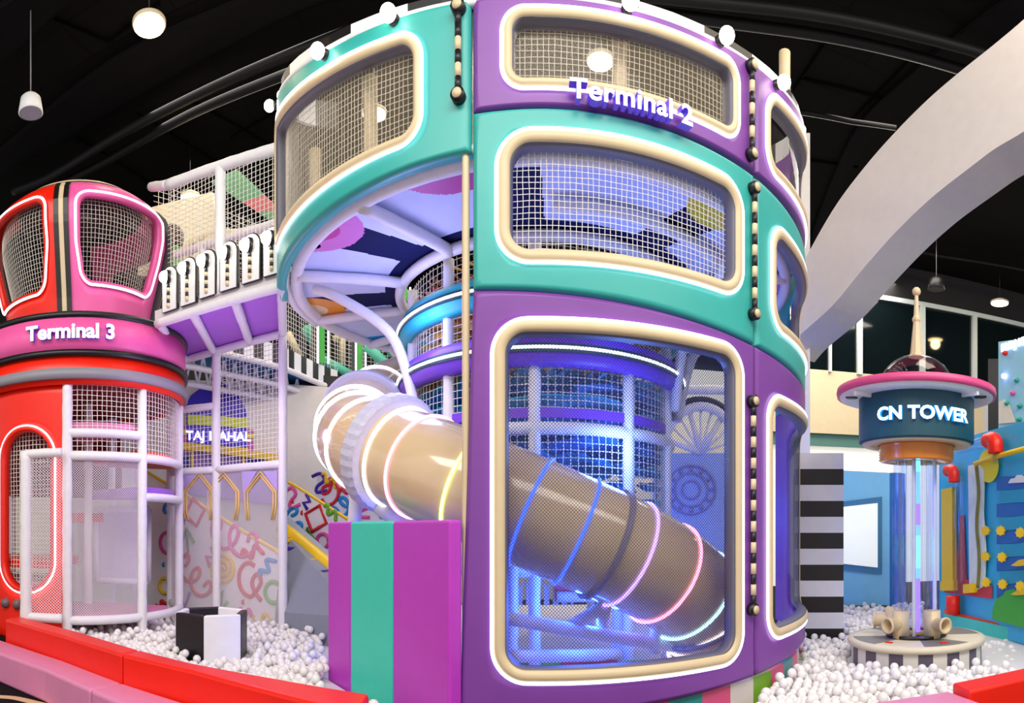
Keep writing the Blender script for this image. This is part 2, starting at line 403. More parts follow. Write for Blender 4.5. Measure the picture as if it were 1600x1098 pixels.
# striped bars with round ends
def bar(a, z0, z1, parent):
    mb = MB(); k = max(6, int((z1 - z0) / .072)); h = (z1 - z0) / k
    for i in range(k):
        if i % 2 == 0 or i in (0, k - 1): m = 0
        else: m = 1
        mb.tube([TW(a, z0 + h * i, .03), TW(a, z0 + h * (i + 1), .03)], .02, 10, mat=m)
    o = mb.build('striped_bar', [BLACK, CREAM], parent)
    for z in (z0 - .03, z1 + .03):
        p = TW(a, z, .0); q = TW(a, z, .05); q2 = TW(a, z, .06)
        MB().tube([p, q], .044, 16).build('bar_end', BLACK, o)
        MB().tube([q, q2], .03, 16).build('bar_disc', CREAM, o)
ab = fx(1172)
bar(ab, z_at(1172, 945, TC, TR), z_at(1172, 634, TC, TR), tower); bar(fx(1174), z_at(1174, 485, TC, TR), z_at(1174, 302, TC, TR), tower); bar(fx(1170), z_at(1170, 236, TC, TR), z_at(1170, 112, TC, TR), tower)
bar(fx(718), z_at(718, 146, TC, TR), z_at(718, 24, TC, TR), tower)
# checkered rim and globe lamps
mb = MB(); n = 40
for i in range(n):
    a0 = math.radians(-110 + 220 * i / n); a1 = math.radians(-110 + 220 * (i + 1) / n); vs = []
    for a in (a0, a1):
        zt = (zTL if a < aL else zTop)(max(min(a, aR), aLL))
        vs += [TTW(a, zt - .02, -.04), TTW(a, zt + .085, -.04), TTW(a, zt + .085, -.09), TTW(a, zt - .02, -.09)]
    mb.add(vs, [(0, 4, 5, 1), (1, 5, 6, 2), (2, 6, 7, 3), (3, 7, 4, 0), (0, 1, 2, 3), (4, 7, 6, 5)], (i // 2) % 2)
mb.build('checkered_rim', [BLACK, WHITE], tower)
mb = MB(); mb.tube([TTW(math.radians(-88 + 176 * i / 60), (zTL if math.radians(-88 + 176 * i / 60) < aL else zTop)(math.radians(-88 + 176 * i / 60)), -.03) for i in range(61)], .028, 8); mb.build('rim_pipe', WHITE, tower)
def globe(a, z):
    o = MB().sphere(TW(a, z, .075), .052, 20).build('globe_lamp', BULB, tower)
    MB().tube([TW(a, z, -.06), TW(a, z, .045)], .036, 14).build('bulb_socket', BLACK, o)
for px, py in ((607, 21), (497, 80), (985, 2), (1135, 56), (1224, 129)):
    globe(phi_at(px, TC, TR + .07)[0], z_at(px, py, TC, TR + .07))
for px, py in ((441, 149), (433, 212)):
    a, s = phi_at(px, TC, TR + .07, True); globe(a if px > 436 else math.radians(-72), EYE + (HY - py) / F * s)
for px, py in ((1251, 203), (1240, 264)):
    a, s = phi_at(px, TC, TR + .07, True); globe(a, EYE + (HY - py) / F * s)
# white padded posts and rails inside the tower
for px, z0, z1, dd in ((724, .3, 4.05, -.05), (546, 3.9, 4.72, -.2), (985, 3.9, 4.72, -.2), (447, 3.9, 4.7, -.25)):
    MB().pad_pipe(TW(fx(px), z0, dd), TW(fx(px), z1, dd), .05 if px != 724 else .024).build('padded_post', CREAM, tower)
MB().pad_pipe(P(1226, 150, 5.2), P(1226, 82, 5.2), .05).build('padded_post', CREAM, tower)
for a in (110, 150, 180):
    MB().pad_pipe(TW(math.radians(a), .3, -.1), TW(math.radians(a), 4.7, -.1), .05).build('padded_post', WHITEPAD, tower)
# lettering
SIGNSIDE = mat('letter_backing', '#6a3fd8', .4, emit=.12, ecol='#7a5fff')
def wrap_text(body, size, W, phi, z, parent, m, d=.03, ext=.012, off=.004, tilt=0, space=1.0, name='sign_lettering', ref=TR, side=None):
    vs, fs = text_geo(body, size, ext, off, space)
    mb = MB(); mb.add([W(phi + v.x / ref, z + v.y + v.x * tilt, d + v.z) for v in vs], fs, [0 if all(vs[i].z > ext * .9 for i in f) else 1 for f in fs])
    return mb.build(name, [m, side or SIGNSIDE], parent)
wrap_text('Terminal 2', .165, TTW, fx(985), 4.062, tower, LETTER, .06, .03, .004, -.0, 1.06)
# low pads under the tower in the ball pit
mb = MB(); cols = [mat('pad_pink', '#e85c8a', .4), mat('pad_white', '#e8e0d8', .4), mat('pad_green', '#7fb52a', .4), mat('pad_teal', '#2c9c96', .4)]
for i in range(16):
    a0 = math.radians(-8 + 6 * i); a1 = math.radians(-8 + 6 * (i + 1)); vs = [TW(a, z, d) for a in (a0, a1) for z in (.1, .46) for d in (-.06, -.14)]
    mb.add(vs, [(0, 1, 3, 2), (4, 6, 7, 5), (0, 4, 5, 1), (2, 3, 7, 6), (0, 2, 6, 4), (1, 5, 7, 3)], (0, 1, 2, 0, 3)[i % 5])
mb.build('base_pad', cols, tower)
# ---- deck of the top storey: annulus with printed underside, pipes
DZ = 3.9; RI, RO = 1.42, 2.42
deck = thing('tower_deck', 'round upper deck with navy, white and orange print on its underside', 'deck', (TC[0], TC[1], DZ))
PR_ = [PALE, NAVY, mat('print_magenta', '#c23a97', .5), mat('print_pink', '#d97ac8', .5), mat('print_orange', '#f09a1e', .5), mat('print_cream', '#f3d9a6', .5), mat('print_cyan', '#22a8e0', .5), mat('print_yellow', '#e8d02a', .5), BLACK]
na, nr = 900, 76; mb = MB(); vs = []
for j in range(nr + 1):
    r = RI + (RO - RI) * j / nr
    for i in range(na): a = 2 * PI * i / na; vs.append((TC[0] + r * math.sin(a), TC[1] - r * math.cos(a), DZ))
blobs = []
for k, (deg, cs) in enumerate(((-18, (2,)), (-48, (3, 2)), (-92, (4, 5)), (-128, (6,)), (33, (7,)), (65, (3, 2)), (100, (4, 5)), (150, (6,)), (-165, (3, 2)))):
    blobs.append((math.radians(deg), cs))
fs = []; ml = []
for j in range(nr):
    r = RI + (RO - RI) * (j + .5) / nr
    for i in range(na):
        a = 2 * PI * (i + .5) / na; x, y = r * math.sin(a), -r * math.cos(a); m = None
        for ba, cs in blobs:
            d = math.hypot(x - (RO + .02) * math.sin(ba), y + (RO + .02) * math.cos(ba))
            if d < .38: m = cs[0]
            if len(cs) > 1 and d < .19: m = cs[1]
        if m is None:
            dg = (math.degrees(a) + 8) % 40; t = (r - RI) / (RO - RI)
            half = (6.5 - 1.5 * t) * 1.0
            inner = .14
            m = 0 if (half < dg < 40 - half and t > inner) else 1
            if m == 1 and t > .55 and dg < half: m = 1
        fs.append((j * na + i, j * na + (i + 1) % na, (j + 1) * na + (i + 1) % na, (j + 1) * na + i)); ml.append(m)
top = [(x, y, z + .07) for x, y, z in vs]; N = len(vs)
mb.add(vs, fs, ml); mb.add(top, [tuple(reversed(f)) for f in fs[::1]], 0)
mb.build('deck_board', PR_, deck)
def ring_pts(r, z, a0=0, a1=360, n=72): return [TW(math.radians(a0 + (a1 - a0) * i / n), z, r - TR) for i in range(n + 1)]
MB().tube(ring_pts(RO, DZ - .03)[:-1], .055, 10, True).build('outer_ring_pipe', WHITEPAD, deck)
MB().tube(ring_pts(RO + .1, DZ - .02, -100, -8, 40), .04, 8).build('edge_trim', WHITE, deck)
MB().tube(ring_pts(1.42, DZ - .05)[:-1], .05, 10, True).build('inner_ring_pipe', WHITEPAD, deck)
MB().tube(ring_pts(1.9, DZ - .06, 0, 62, 30), .045, 10).build('mid_ring_pipe', WHITEPAD, deck)
for dg in (-34, -66, -96, -122, -150, 62, 100, 140, 175):
    a = math.radians(dg); MB().pad_pipe(TW(a, DZ - .06, 1.42 - TR), TW(a, DZ - .06, RO - TR), .05).build('joist_pipe', WHITEPAD, deck)
for dg, b in ((-72, -58), (-128, -100), (40, 62), (66, 80), (100, 85)):
    a = math.radians(dg); c = math.radians(b)
    pts = spline([TW(a, DZ - .08, 2.25 - TR), TW(a * .75 + c * .25, DZ - .22, 2.0 - TR), TW(a * .35 + c * .65, DZ - .6, 1.55 - TR), TW(c, DZ - 1.25, 1.38 - TR)], 8)
    MB().tube(pts, .048, 10).build('curved_brace', WHITEPAD, deck)
# ---- climbing core: posts, ring pads with light strips, elastic webs, net
core = thing('climbing_core', 'netted climbing column of gold and blue elastic webs with glowing teal and purple rings', 'climbing frame', (TC[0], TC[1], .35))
RC = 1.3
for dg in (-75, -40, -5, 32, 62, 100, 150, 200, 240):
    a = math.radians(dg); MB().pad_pipe(TW(a, .3, RC - TR), TW(a, DZ - .05, RC - TR), .05).build('padded_post', WHITEPAD, core)
TEALRING = mat('teal_ring_pad', '#1fb8c4', .35); PURPRING = mat('purple_ring_pad', '#7a3fd6', .35); STRIPBACK = mat('strip_channel', '#10404a', .4)
for z, m in ((3.46, TEALRING), (2.97, PURPRING)):
    rg = MB().lathe([(RC + .02, -.13), (RC + .1, -.11), (RC + .13, -.03), (RC + .13, .03), (RC + .1, .11), (RC + .02, .13)], (TC[0], TC[1], z), 80, closed=True).build('ring_pad', m, core)
    MB().lathe([(RC + .128, -.035), (RC + .14, -.035), (RC + .14, .035), (RC + .128, .035)], (TC[0], TC[1], z), 80, closed=True, smooth=False).build('strip_channel', STRIPBACK, rg)
    MB().tube(ring_pts(RC + .145, z, 0, 360, 80)[:-1], .013, 6, True).build('light_strip', NEON, rg)
for z in (2.36, 1.2): MB().tube(ring_pts(RC, z)[:-1], .05, 10, True).build('ring_pipe', WHITEPAD, core)
MB().lathe([(RC - .02, 2.44), (RC + .01, 2.44), (RC + .01, 2.52), (RC - .02, 2.52)], (TC[0], TC[1], 0), 64, closed=True, smooth=False).build('ring_band', PURPRING, core)
CWR = Wrap(TC, RC)
for z0, z1 in ((2.4, 2.86), (3.08, 3.36), (3.58, 3.85), (1.25, 2.32)):
    wrap_net(CWR, [(math.radians(-115), z0), (math.radians(100), z0), (math.radians(100), z1), (math.radians(-115), z1)], .062, .0035, .0, RC, .12).build('climbing_net', NET, core)
webs = {'blue': mat('blue_elastic', '#1879c4', .6), 'gold': mat('gold_elastic', '#c2902a', .6), 'pink': mat('pink_elastic', '#c9527e', .6), 'sky': mat('sky_elastic', '#3fb6d8', .6)}
def web(z, m, rot):
    mb = MB(); R = RC - .07; rows = 9
    for i in range(rows):
        v = -R + 2 * R * (i + .5) / rows; L = math.sqrt(max(R * R - v * v, .02)); n = 26
        for sg in (1, -1):
            vs = []
            for k in range(n + 1):
                u = -L + 2 * L * k / n; ww = .055 * sg * abs(math.sin(u * 6.5 + i * 1.57)) + sg * .012
                zz = z + .04 * math.sin(u * 3 + i)
                for q in (-.05, .05):
                    x, y = u, v + ww + q * .9
                    rr = math.hypot(x, y)
                    if rr > R: x, y = x * R / rr, y * R / rr
                    c, s = math.cos(rot), math.sin(rot)
                    for e in (0, .012): vs.append((TC[0] + c * x - s * y, TC[1] + s * x + c * y, zz + q * .6 + e))
            fs = []
            for k in range(n):
                o = 4 * k; p = o + 4
                fs += [(o, p, p + 2, o + 2), (o + 1, o + 3, p + 3, p + 1), (o, o + 1, p + 1, p), (o + 2, p + 2, p + 3, o + 3)]
            mb.add(vs, fs)
    return mb.build('elastic_web', m, core)
for i, (z, m) in enumerate(((1.5, 'blue'), (1.75, 'sky'), (1.95, 'blue'), (2.12, 'sky'), (2.26, 'blue'), (2.45, 'blue'), (2.58, 'sky'), (2.7, 'blue'), (2.82, 'sky'), (3.12, 'gold'), (3.22, 'gold'), (3.32, 'gold'), (3.62, 'gold'), (3.72, 'pink'), (3.8, 'gold'))):
    web(z, webs[m], .3 + i * .5)
# ================================================================== TUBE SLIDE
SLBASE = mat('slide_plastic', '#dcc09a', .18, vary=.04, coat=.6)
slide = thing('tube_slide', 'big beige tube slide with glowing hoops, running down inside the main tower', 'slide', tuple(P(700, 740, 4.6)))
ctrl = [P(650, 605, 7.3), P(610, 620, 6.9), P(573, 648, 6.35), P(557, 671, 5.85), P(570, 692, 5.35), P(602, 705, 5.05), P(642, 721, 4.84), P(700, 745, 4.58), P(800, 787, 4.4), P(900, 830, 4.38), P(985, 868, 4.5), P(1050, 905, 4.72), P(1098, 950, 4.95), P(1118, 1000, 5.05), P(1122, 1040, 5.08)]
path = spline(ctrl, 10); SR = .395
i0, i1, i2 = 0, 53, 95
def seg(a, b): return path[a:b + 1]
for a, b in ((0, 22), (22, i1), (i1, i2), (i2, 122), (122, len(path) - 1)):
    MB().tube(seg(a, b), SR, 40, caps=False).build('tube_section', SLBASE, slide)
def frame_at(i):
    t = (path[min(i + 1, len(path) - 1)] - path[max(i - 1, 0)]).normalized(); u = (Vector((0, 0, 1)) - t * t.z).normalized(); return path[i], t, u, t.cross(u)
def hoop(i, r, rad, m, name, n=56):
    p, t, u, s = frame_at(i); pts = [p + (u * math.cos(2 * PI * k / n) + s * math.sin(2 * PI * k / n)) * r for k in range(n)]
    return MB().tube(pts, rad, 8, True).build(name, m, slide)
FLANGE = mat('flange_padding', '#c9c6de', .5, bump=.3, bscale=30)
for i, wd, ex in ((21, .05, .07), (i1, .075, .085), (i2, .02, .03), (122, .02, .03)):
    p, t, u, s = frame_at(i); prof = [(SR - .005, -wd), (SR + ex * .7, -wd), (SR + ex, -wd * .6), (SR + ex, wd * .6), (SR + ex * .7, wd), (SR - .005, wd)]
    n = 72; mb = MB(); vs = []
    for k in range(n):
        a = 2 * PI * k / n; d = u * math.cos(a) + s * math.sin(a); rip = (.006 * (k % 2) if wd > .06 else 0)
        for r, o in prof: vs.append(p + d * (r + (rip if r > SR else 0)) + t * o)
    K = len(prof); mb.add(vs, [(k * K + j, k * K + j + 1, ((k + 1) % n) * K + j + 1, ((k + 1) % n) * K + j) for k in range(n) for j in range(K - 1)], 0, False)
    mb.build('flange_ring', FLANGE if wd > .03 else mat('slide_seam', '#8f8396', .4), slide)
HW = NEON; hb = mat('neon_blue', '#3a6bff', .4, emit=3, ecol='#2a48ff'); hp = mat('neon_pink', '#ff9ac0', .4, emit=3, ecol='#ff8fbd'); hy = mat('neon_lime', '#e8ff8a', .4, emit=2.5, ecol='#d8ff80'); hv = mat('neon_violet', '#b08cff', .4, emit=3, ecol='#a080ff'); hc = mat('neon_cyan', '#a8e8ff', .4, emit=3, ecol='#a0e0ff')
for i, m in ((14, HW), (29, HW), (35, HW), (43, HW), (57, HW), (65, hp), (74, hy), (83, hb), (90, hb), (99, hv), (107, hp), (115, hc), (121, HW), (127, HW), (132, HW), (136, HW)):
    hoop(i, SR + .008, .011, m, 'neon_hoop')
for a, b in ((P(560, 745, 5.2), P(552, 830, 5.3)), (P(590, 790, 5.0), P(640, 830, 5.0))):
    MB().pad_pipe(a, b, .06).build('support_pipe', WHITEPAD, slide)
jp = path[i2] - Vector((0, 0, SR + .05))
for q in (P(880, 985, 4.75), P(940, 990, 4.9)):
    MB().tube([jp, q], .05, 10).build('support_leg', WHITEPAD, slide)
# ================================================================== low frame, pads and rails in the tower's lowest storey
lf = thing('pipe_frame', 'white padded pipe frame with red and green pads under the slide', 'pipe frame', tuple(PR(900, 5.0, .3)))
for a, b in ((P(780, 880, 4.9), P(940, 905, 5.3)), (P(790, 965, 4.5), P(1100, 1015, 4.9)), (P(800, 1025, 4.6), P(965, 1022, 5.2)), (P(800, 870, 4.9), P(800, 1050, 4.9)), (P(965, 930, 5.4), P(965, 1040, 5.4)), (P(870, 932, 5.5), P(1000, 932, 5.6)), (P(1025, 960, 4.75), P(1025, 1020, 4.75))):
    MB().pad_pipe(a, b, .05).build('frame_pipe', WHITEPAD, lf)
a, b = PR(868, 5.55, 1.0), PR(970, 5.6, 1.0)
mb = MB().wall(a, b, .9, 1.08, .06); mb.build('red_pad', mat('red_pad', '#d8283c', .45), lf)
for x0, x1, m in ((800, 880, 'pad_green'), (880, 965, 'red_pad'), (975, 1010, 'pad_green'), (1012, 1036, 'red_pad')):
    MB().wall(PR(x0, 5.0, 0), PR(x1, 5.1, 0), .1, .46, .1).build('base_pad', MATS[m], lf)
mb = MB()
for i in range(7):
    x = 805 + 14 * i; c = PR(x, 5.7, 0)
    mb.tube([P(x - 5, 945, 5.7), P(x - 5, 918, 5.7), P(x, 908, 5.7), P(x + 5, 918, 5.7), P(x + 5, 945, 5.7)], .014, 6)
mb.build('arched_rail', WHITE, lf)
# ================================================================== striped padded barrier left of the tower
A, B = Vector((-1.5, 4.9, 0)), Vector((-.37, 3.68, 0)); d = (B - A).normalized(); nrm = Vector((-d.y, d.x, 0)); nrm = -nrm if nrm.y < 0 else nrm
bar_ = thing('padded_barrier', 'tall padded barrier striped magenta and mint leaning against the tower left side', 'barrier', tuple((A + B) / 2))
ts = [0] + [((on_line(x, A, B) * Vector((math.sin((x - HX) / F), math.cos((x - HX) / F), 0))) - A).dot(d) for x in (547, 613)] + [(B - A).length]
for i, m in enumerate((MAGENTA, MINT, MAGENTA)):
    p, q = A + d * ts[i], A + d * (ts[i + 1] - .004)
    MB().slab([p, q, q + nrm * .1, p + nrm * .1], .1, 1.6).build('padded_panel', m, bar_, bevel=.02)
# ================================================================== LEFT TOWER (red and pink)
D3 = 8.0; th3 = -.6959; C3 = (D3 * math.sin(th3), D3 * math.cos(th3)); R3 = 1.354
cab = thing('play_turret', 'red and pink round play turret with windowed bubble cabin on top', 'play tower', (C3[0], C3[1], .35))
P3 = -th3                                                        # phi 0 faces the visitor
def prof3(z):
    pts = ((3.8, .88), (4.2, .935), (4.7, 1.05), (5.0, 1.115), (5.22, 1.12), (5.4, 1.04), (5.5, .92), (5.56, .78))
    if z <= pts[0][0]: return pts[0][1]
    for (a, ra), (b_, rb) in zip(pts, pts[1:]):
        if z <= b_: return ra + (rb - ra) * (z - a) / (b_ - a)
    return pts[-1][1]
WB = Wrap(C3, prof3, P3); WB.ref = 1.1
def ph3(x, R): a, s = phi_at(x, C3, R); return a - P3
def z3(y, R): return EYE + (HY - y) / F * (D3 - R)
a_strip = ph3(99, 1.0)
def cabin_panel(a0, a1, win, m):
    out = [(a0 + (a1 - a0) * i / 8, 3.82) for i in range(9)] + [(a1, 4.4), (a1, 5.0), (a1, 5.3)] + [(a1 - (a1 - a0) * i / 8, 5.54) for i in range(9)] + [(a0, 5.3), (a0, 5.0), (a0, 4.4)]
    hole = rrect(*win, .16, 6, 1.1)
    hole = [(p[0] if True else 0, p[1]) for p in hole]
    cm = (win[0] + win[1]) / 2
    hole = [(cm + (p[0] - cm) * (1.0 - .16 * max(0, (4.75 - p[1]) / .6)), p[1]) for p in hole]
    pn = panel(WB, out, hole, .05, 1.1, 0, .015).build('cabin_panel', m, cab)
    sweep(WB, hole, [(.005, -.01), (.005, .03), (-.05, .02), (-.06, -.06), (-.03, -.06)], 1.1).build('window_rim', m, pn)
    sweep(WB, hole, circ_prof(-.005, .03, .014), 1.1).build('neon_tube', NEON, pn)
    wrap_net(WB, hole, .05, .0032, -.12, 1.1).build('window_net', NET, pn)
    mb = MB(); n = 14; vs = [WB(win[0] + .03 + (win[1] - win[0] - .06) * i / n, win[2] + .03 + (win[3] - win[2] - .06) * j / n, -.03) for j in range(n + 1) for i in range(n + 1)]
    mb.add(vs, [(j * (n + 1) + i, j * (n + 1) + i + 1, (j + 1) * (n + 1) + i + 1, (j + 1) * (n + 1) + i) for j in range(n) for i in range(n)], 0, True).build('window_bubble', CLEAR, pn)
R_ = math.radians
cabin_panel(a_strip + .03, R_(72), (a_strip + .14, R_(61), 4.3, 5.3), PINK)
cabin_panel(R_(-105), a_strip - .03, (R_(-88), a_strip - .15, 4.24, 5.3), RED)
cabin_panel(R_(78), R_(170), (R_(92), R_(158), 4.3, 5.3), PINK)
for ac in (a_strip, R_(75)):
    zs = [3.83 + (5.55 - 3.83) * i / 20 for i in range(21)]
    mb = MB()
    for off, m, e in ((-.055, 0, .035), (0, 1, .03), (.055, 0, .035)):
        vs = []
        for z in zs:
            r = prof3(z)
            for dd in (-.02, (.03 if m == 0 else .022) + (.045 if ac > 1 else 0)):
                for w_ in (-.0275, .0275): vs.append(WB(ac + (off + w_) / r, z, dd))
        fs = []
        for i in range(20):
            o = 4 * i; q = o + 4; fs += [(o, q, q + 1, o + 1), (o + 2, o + 3, q + 3, q + 2), (o, o + 2, q + 2, q), (o + 1, q + 1, q + 3, o + 3)]
        mb.add(vs, fs, m)
    mb.build('cabin_rib', [BLACK, CREAM], cab)
c3 = (C3[0], C3[1], 0)
MB().lathe([(.7, 5.53), (.83, 5.53), (.85, 5.55), (.78, 5.59), (.7, 5.59)], c3, 64, closed=True).build('roof_rim', BLACK, cab)
MB().lathe([(.70, 5.585), (.77, 5.585), (.77, 5.61), (.70, 5.61)], c3, 64, closed=True).build('roof_trim', CREAM, cab)
MB().lathe([(.001, 5.62), (.4, 5.61), (.74, 5.59)], c3, 48).build('roof_lid', mat('turret_roof', '#3a2a2e', .5), cab)
MB().lathe([(R3 - .5, 3.80), (R3 - .02, 3.80), (R3 + .02, 3.82), (R3 + .03, 3.85), (R3, 3.88), (R3 - .5, 3.88)], c3, 72, closed=True).build('black_band', BLACK, cab)
bandp = MB().lathe([(R3 - .06, 3.45), (R3, 3.45), (R3, 3.81), (R3 - .06, 3.81)], c3, 72, closed=True).build('pink_band', PINK, cab)
MB().lathe([(R3 - .05, 3.40), (R3 + .03, 3.40), (R3 + .035, 3.46), (R3 - .05, 3.46)], c3, 72, closed=True).build('black_band', BLACK, cab)
MB().lathe([(R3 - .06, 3.1), (R3 - .02, 3.1), (R3 - .01, 3.41), (R3 - .06, 3.41)], c3, 72, closed=True).build('red_band', ORANGE if False else RED, cab)
MB().lathe([(R3 - .03, 3.155), (R3 + .03, 3.155), (R3 + .03, 3.265), (R3 - .03, 3.265)], c3, 72, closed=True).build('grey_band', mat('grey_trim', '#8d8a92', .5), cab)
W3 = Wrap(C3, R3, P3)
wrap_text('Terminal 3', .215, W3, ph3(110, R3), z3(529, R3) - .0, bandp, LETTER, .04, .02, .007, 0, 1.0, ref=R3)
# lower red wall with tall oval window
RL = 1.27; WL = Wrap(C3, RL, P3); aw1 = ph3(105, RL); aw0 = R_(-95)
oz0, oz1 = z3(928, RL), z3(662, RL)
hole = rrect(ph3(3, RL), ph3(86, RL), oz0, oz1, (ph3(86, RL) - ph3(3, RL)) * RL / 2 - .01, 12, RL)
pn = panel(WL, [(aw0 + (aw1 - aw0) * i / 8, .3) for i in range(9)] + [(aw1 - (aw1 - aw0) * i / 8, 3.12) for i in range(9)], hole, .06, RL).build('red_wall', RED, cab)
sweep(WL, hole, [(0, -.01), (0, .03), (-.045, .03), (-.06, -.06), (-.02, -.06)], RL).build('window_rim', RED, pn)
sweep(WL, hole, circ_prof(.005, .02, .013), RL).build('neon_tube', NEON, pn)
wrap_net(WL, hole, .05, .0032, -.1, RL).build('window_net', NET, pn)
# round studs and arch print at the foot of the red wall
for x in (10, 28):
    MB().sphere(WL(ph3(x, RL), z3(948, RL), .01), .06, 12, 0).build('round_stud', mat('stud_grey', '#6a5a5e', .4), pn)
# cage posts and rails
RG = 1.27; WG = Wrap(C3, RG, P3)
g1, g2, g3_, g4 = ph3(105, RG), ph3(222, RG), ph3(280, RG), R_(105)
for g, z1 in ((g1, 3.14), (g2, 3.14), (g3_, 3.14), (g4, 3.14), (R_(140), 3.14), (R_(180), 3.14), (R_(-130), 3.14)):
    MB().pad_pipe(WG(g, .3, 0), WG(g, z1, 0), .055).build('padded_post', WHITEPAD, cab)
def arc_pipe(a0, a1, z, r=.05, W=WG, name='padded_rail'):
    n = 14; MB().tube([W(a0 + (a1 - a0) * i / n, z, 0) for i in range(n + 1)], r, 10).build(name, WHITEPAD, cab)
zr1, zr2 = z3(676, RG), z3(712, RG)
arc_pipe(g1, g2, zr1); arc_pipe(g1, g4, zr2); arc_pipe(g1, g4, .55); arc_pipe(g2, g4, 1.9)
wrap_net(WG, [(g1, zr2), (g3_, zr2), (g3_, 3.12), (g1, 3.12)], .055, .0036, -.01, RG).build('cage_net', NET, cab)
wrap_net(WG, [(g3_, zr2), (g4, zr2), (g4, 3.12), (g3_, 3.12)], .055, .0036, -.01, RG).build('cage_net', NET, cab)
FINE = mat('white_fine_mesh', '#e8e0e8', .7)
wrap_diag(WG, [(g1, .58), (g2, .58), (g2, zr2), (g1, zr2)], .02, .0027, -.01, RG).build('fine_mesh', FINE, cab)
# entrance gate in front of the red wall
WV = Wrap(C3, RG + .12, P3); v0, v1 = ph3(42, RG + .1), ph3(97, RG + .1)
gz0, gz1 = z3(966, RG + .1) , z3(707, RG + .1)
for g in (v0,): MB().pad_pipe(WV(g, .45, 0), WV(g, gz1 + .03, 0), .065).build('gate_post', WHITEPAD, cab)
arc_pipe(v0, v1, gz1, .05, WV, 'gate_rail'); arc_pipe(v0, v1, gz0, .05, WV, 'gate_rail')
wrap_diag(WV, [(v0, gz0), (v1, gz0), (v1, gz1), (v0, gz1)], .022, .0027, 0, RG).build('gate_mesh', FINE, cab)
# decks and steps inside
def deck3(a0, a1, z, r0, r1, th, m, name='step_pad'):
    n = 12; mb = MB(); vs = []
    for i in range(n + 1):
        a = a0 + (a1 - a0) * i / n
        for r in (r0, r1):
            for zz in (z - th, z): vs.append(WG(a, zz, r - RG))
    fs = []
    for i in range(n):
        o = 4 * i; q = o + 4; fs += [(o, q, q + 2, o + 2), (o + 1, o + 3, q + 3, q + 1), (o, o + 1, q + 1, q), (o + 2, q + 2, q + 3, o + 3)]
    fs += [(0, 2, 3, 1), (4 * n, 4 * n + 1, 4 * n + 3, 4 * n + 2)]
    mb.add(vs, fs, 0).build(name, m, cab)
deck3(g1, g2, zr1 + .13, .2, RG - .07, .1, SOFTPINK); deck3(g2, g4, zr2 + .1, .2, RG - .07, .09, ORANGE); deck3(g2, g4, 2.02, .15, RG - .06, .1, mat('violet_pad', '#a060d0', .45))
deck3(R_(-60), R_(60), .62, .1, RG - .06, .1, SOFTPINK); deck3(R_(-120), R_(-15), 1.2, .1, RG - .12, .1, RED); deck3(R_(-120), R_(-20), .95, .3, RG - .12, .1, SOFTPINK)
deck3(R_(130), R_(200), 1.75, .1, RG - .1, .12, RED)
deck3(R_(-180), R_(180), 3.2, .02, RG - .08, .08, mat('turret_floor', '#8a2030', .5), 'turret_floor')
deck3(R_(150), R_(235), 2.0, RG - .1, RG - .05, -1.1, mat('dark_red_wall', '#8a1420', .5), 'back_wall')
for a_, r_ in ((R_(170), .75), (R_(150), .9), (R_(20), .3)):
    MB().pad_pipe(WG(a_, .4, r_ - RG), WG(a_, 3.1, r_ - RG), .05).build('inner_post', WHITEPAD, cab)
# printed mesh gate inside the cage
mb = MB(); a = PR(150, 8.3, 0); b_ = PR(232, 8.1, 0)
MB().wall(a, b_, .85, 1.8, .02).build('mesh_panel', mat('pale_mesh_panel', '#cfc6da', .6), cab)
mb = MB()
for z in (.85, 1.8): mb.tube([Vector((a.x, a.y, z)), Vector((b_.x, b_.y, z))], .04, 8)
for q in (a, b_): mb.tube([Vector((q.x, q.y, .85)), Vector((q.x, q.y, 1.8))], .04, 8)
mb.build('panel_frame', WHITEPAD, cab)
# ================================================================== BRIDGE between the turret and the tower
B0, B1, B2, B3 = PZ(245, 498, 3.88), PZ(440, 437, 3.88), PZ(442, 513, 3.88), PZ(338, 541, 3.88)
back0 = B3 + (B3 - B2) * .75
bridge = thing('net_bridge', 'raised bridge with white netting and a lilac underside joining turret and tower', 'bridge', tuple((B0 + B1 + B2 + B3) / 4))
LILAC = mat('lilac_board', '#b06ad8', .5)
MB().slab([B0, B1, B2, B3 + (B3 - B2) * .6], 3.87, 3.93).build('bridge_floor', LILAC, bridge)
MB().box((B0 + B1) / 2 + Vector((0, 0, .02)), ((B1 - B0).length, .06, .12), math.atan2((B1 - B0).y, (B1 - B0).x)).build('edge_beam', mat('beam_white', '#d8cfd4', .5), bridge)
for p, q in ((B0, B1), (back0, B2), (B1, B2)): MB().pad_pipe(p - Vector((0, 0, .06)), q - Vector((0, 0, .06)), .05).build('floor_pipe', WHITEPAD, bridge)
for t in (.02, .32, .66):
    p = B0.lerp(B1, t); q = (back0).lerp(B2, .1 + t * .95); MB().pad_pipe(p - Vector((0, 0, .06)), q - Vector((0, 0, .06)), .05).build('joist_pipe', WHITEPAD, bridge)
up = lambda p, z: Vector((p.x, p.y, z))
NS = PR(262, on_line(262, B0, B1), 3.88); T0, T1 = up(NS, 5.3), up(B1, 5.12)
for p, q in ((T0, T1), (T0, P(236, 292, 7.7)), (up(back0, 5.3), up(B2, 5.12))): MB().pad_pipe(p, q, .055).build('top_pipe', WHITEPAD, bridge)
for t in (.5, 1.0):
    p = NS.lerp(B1, t); MB().pad_pipe(up(p, 3.9), up(p, 5.3 - .18 * t), .055).build('padded_post', WHITEPAD, bridge)
for t in (.3, 1.0):
    p = back0.lerp(B2, t); MB().pad_pipe(up(p, 3.9), up(p, 5.3 - .18 * t), .05).build('padded_post', WHITEPAD, bridge)
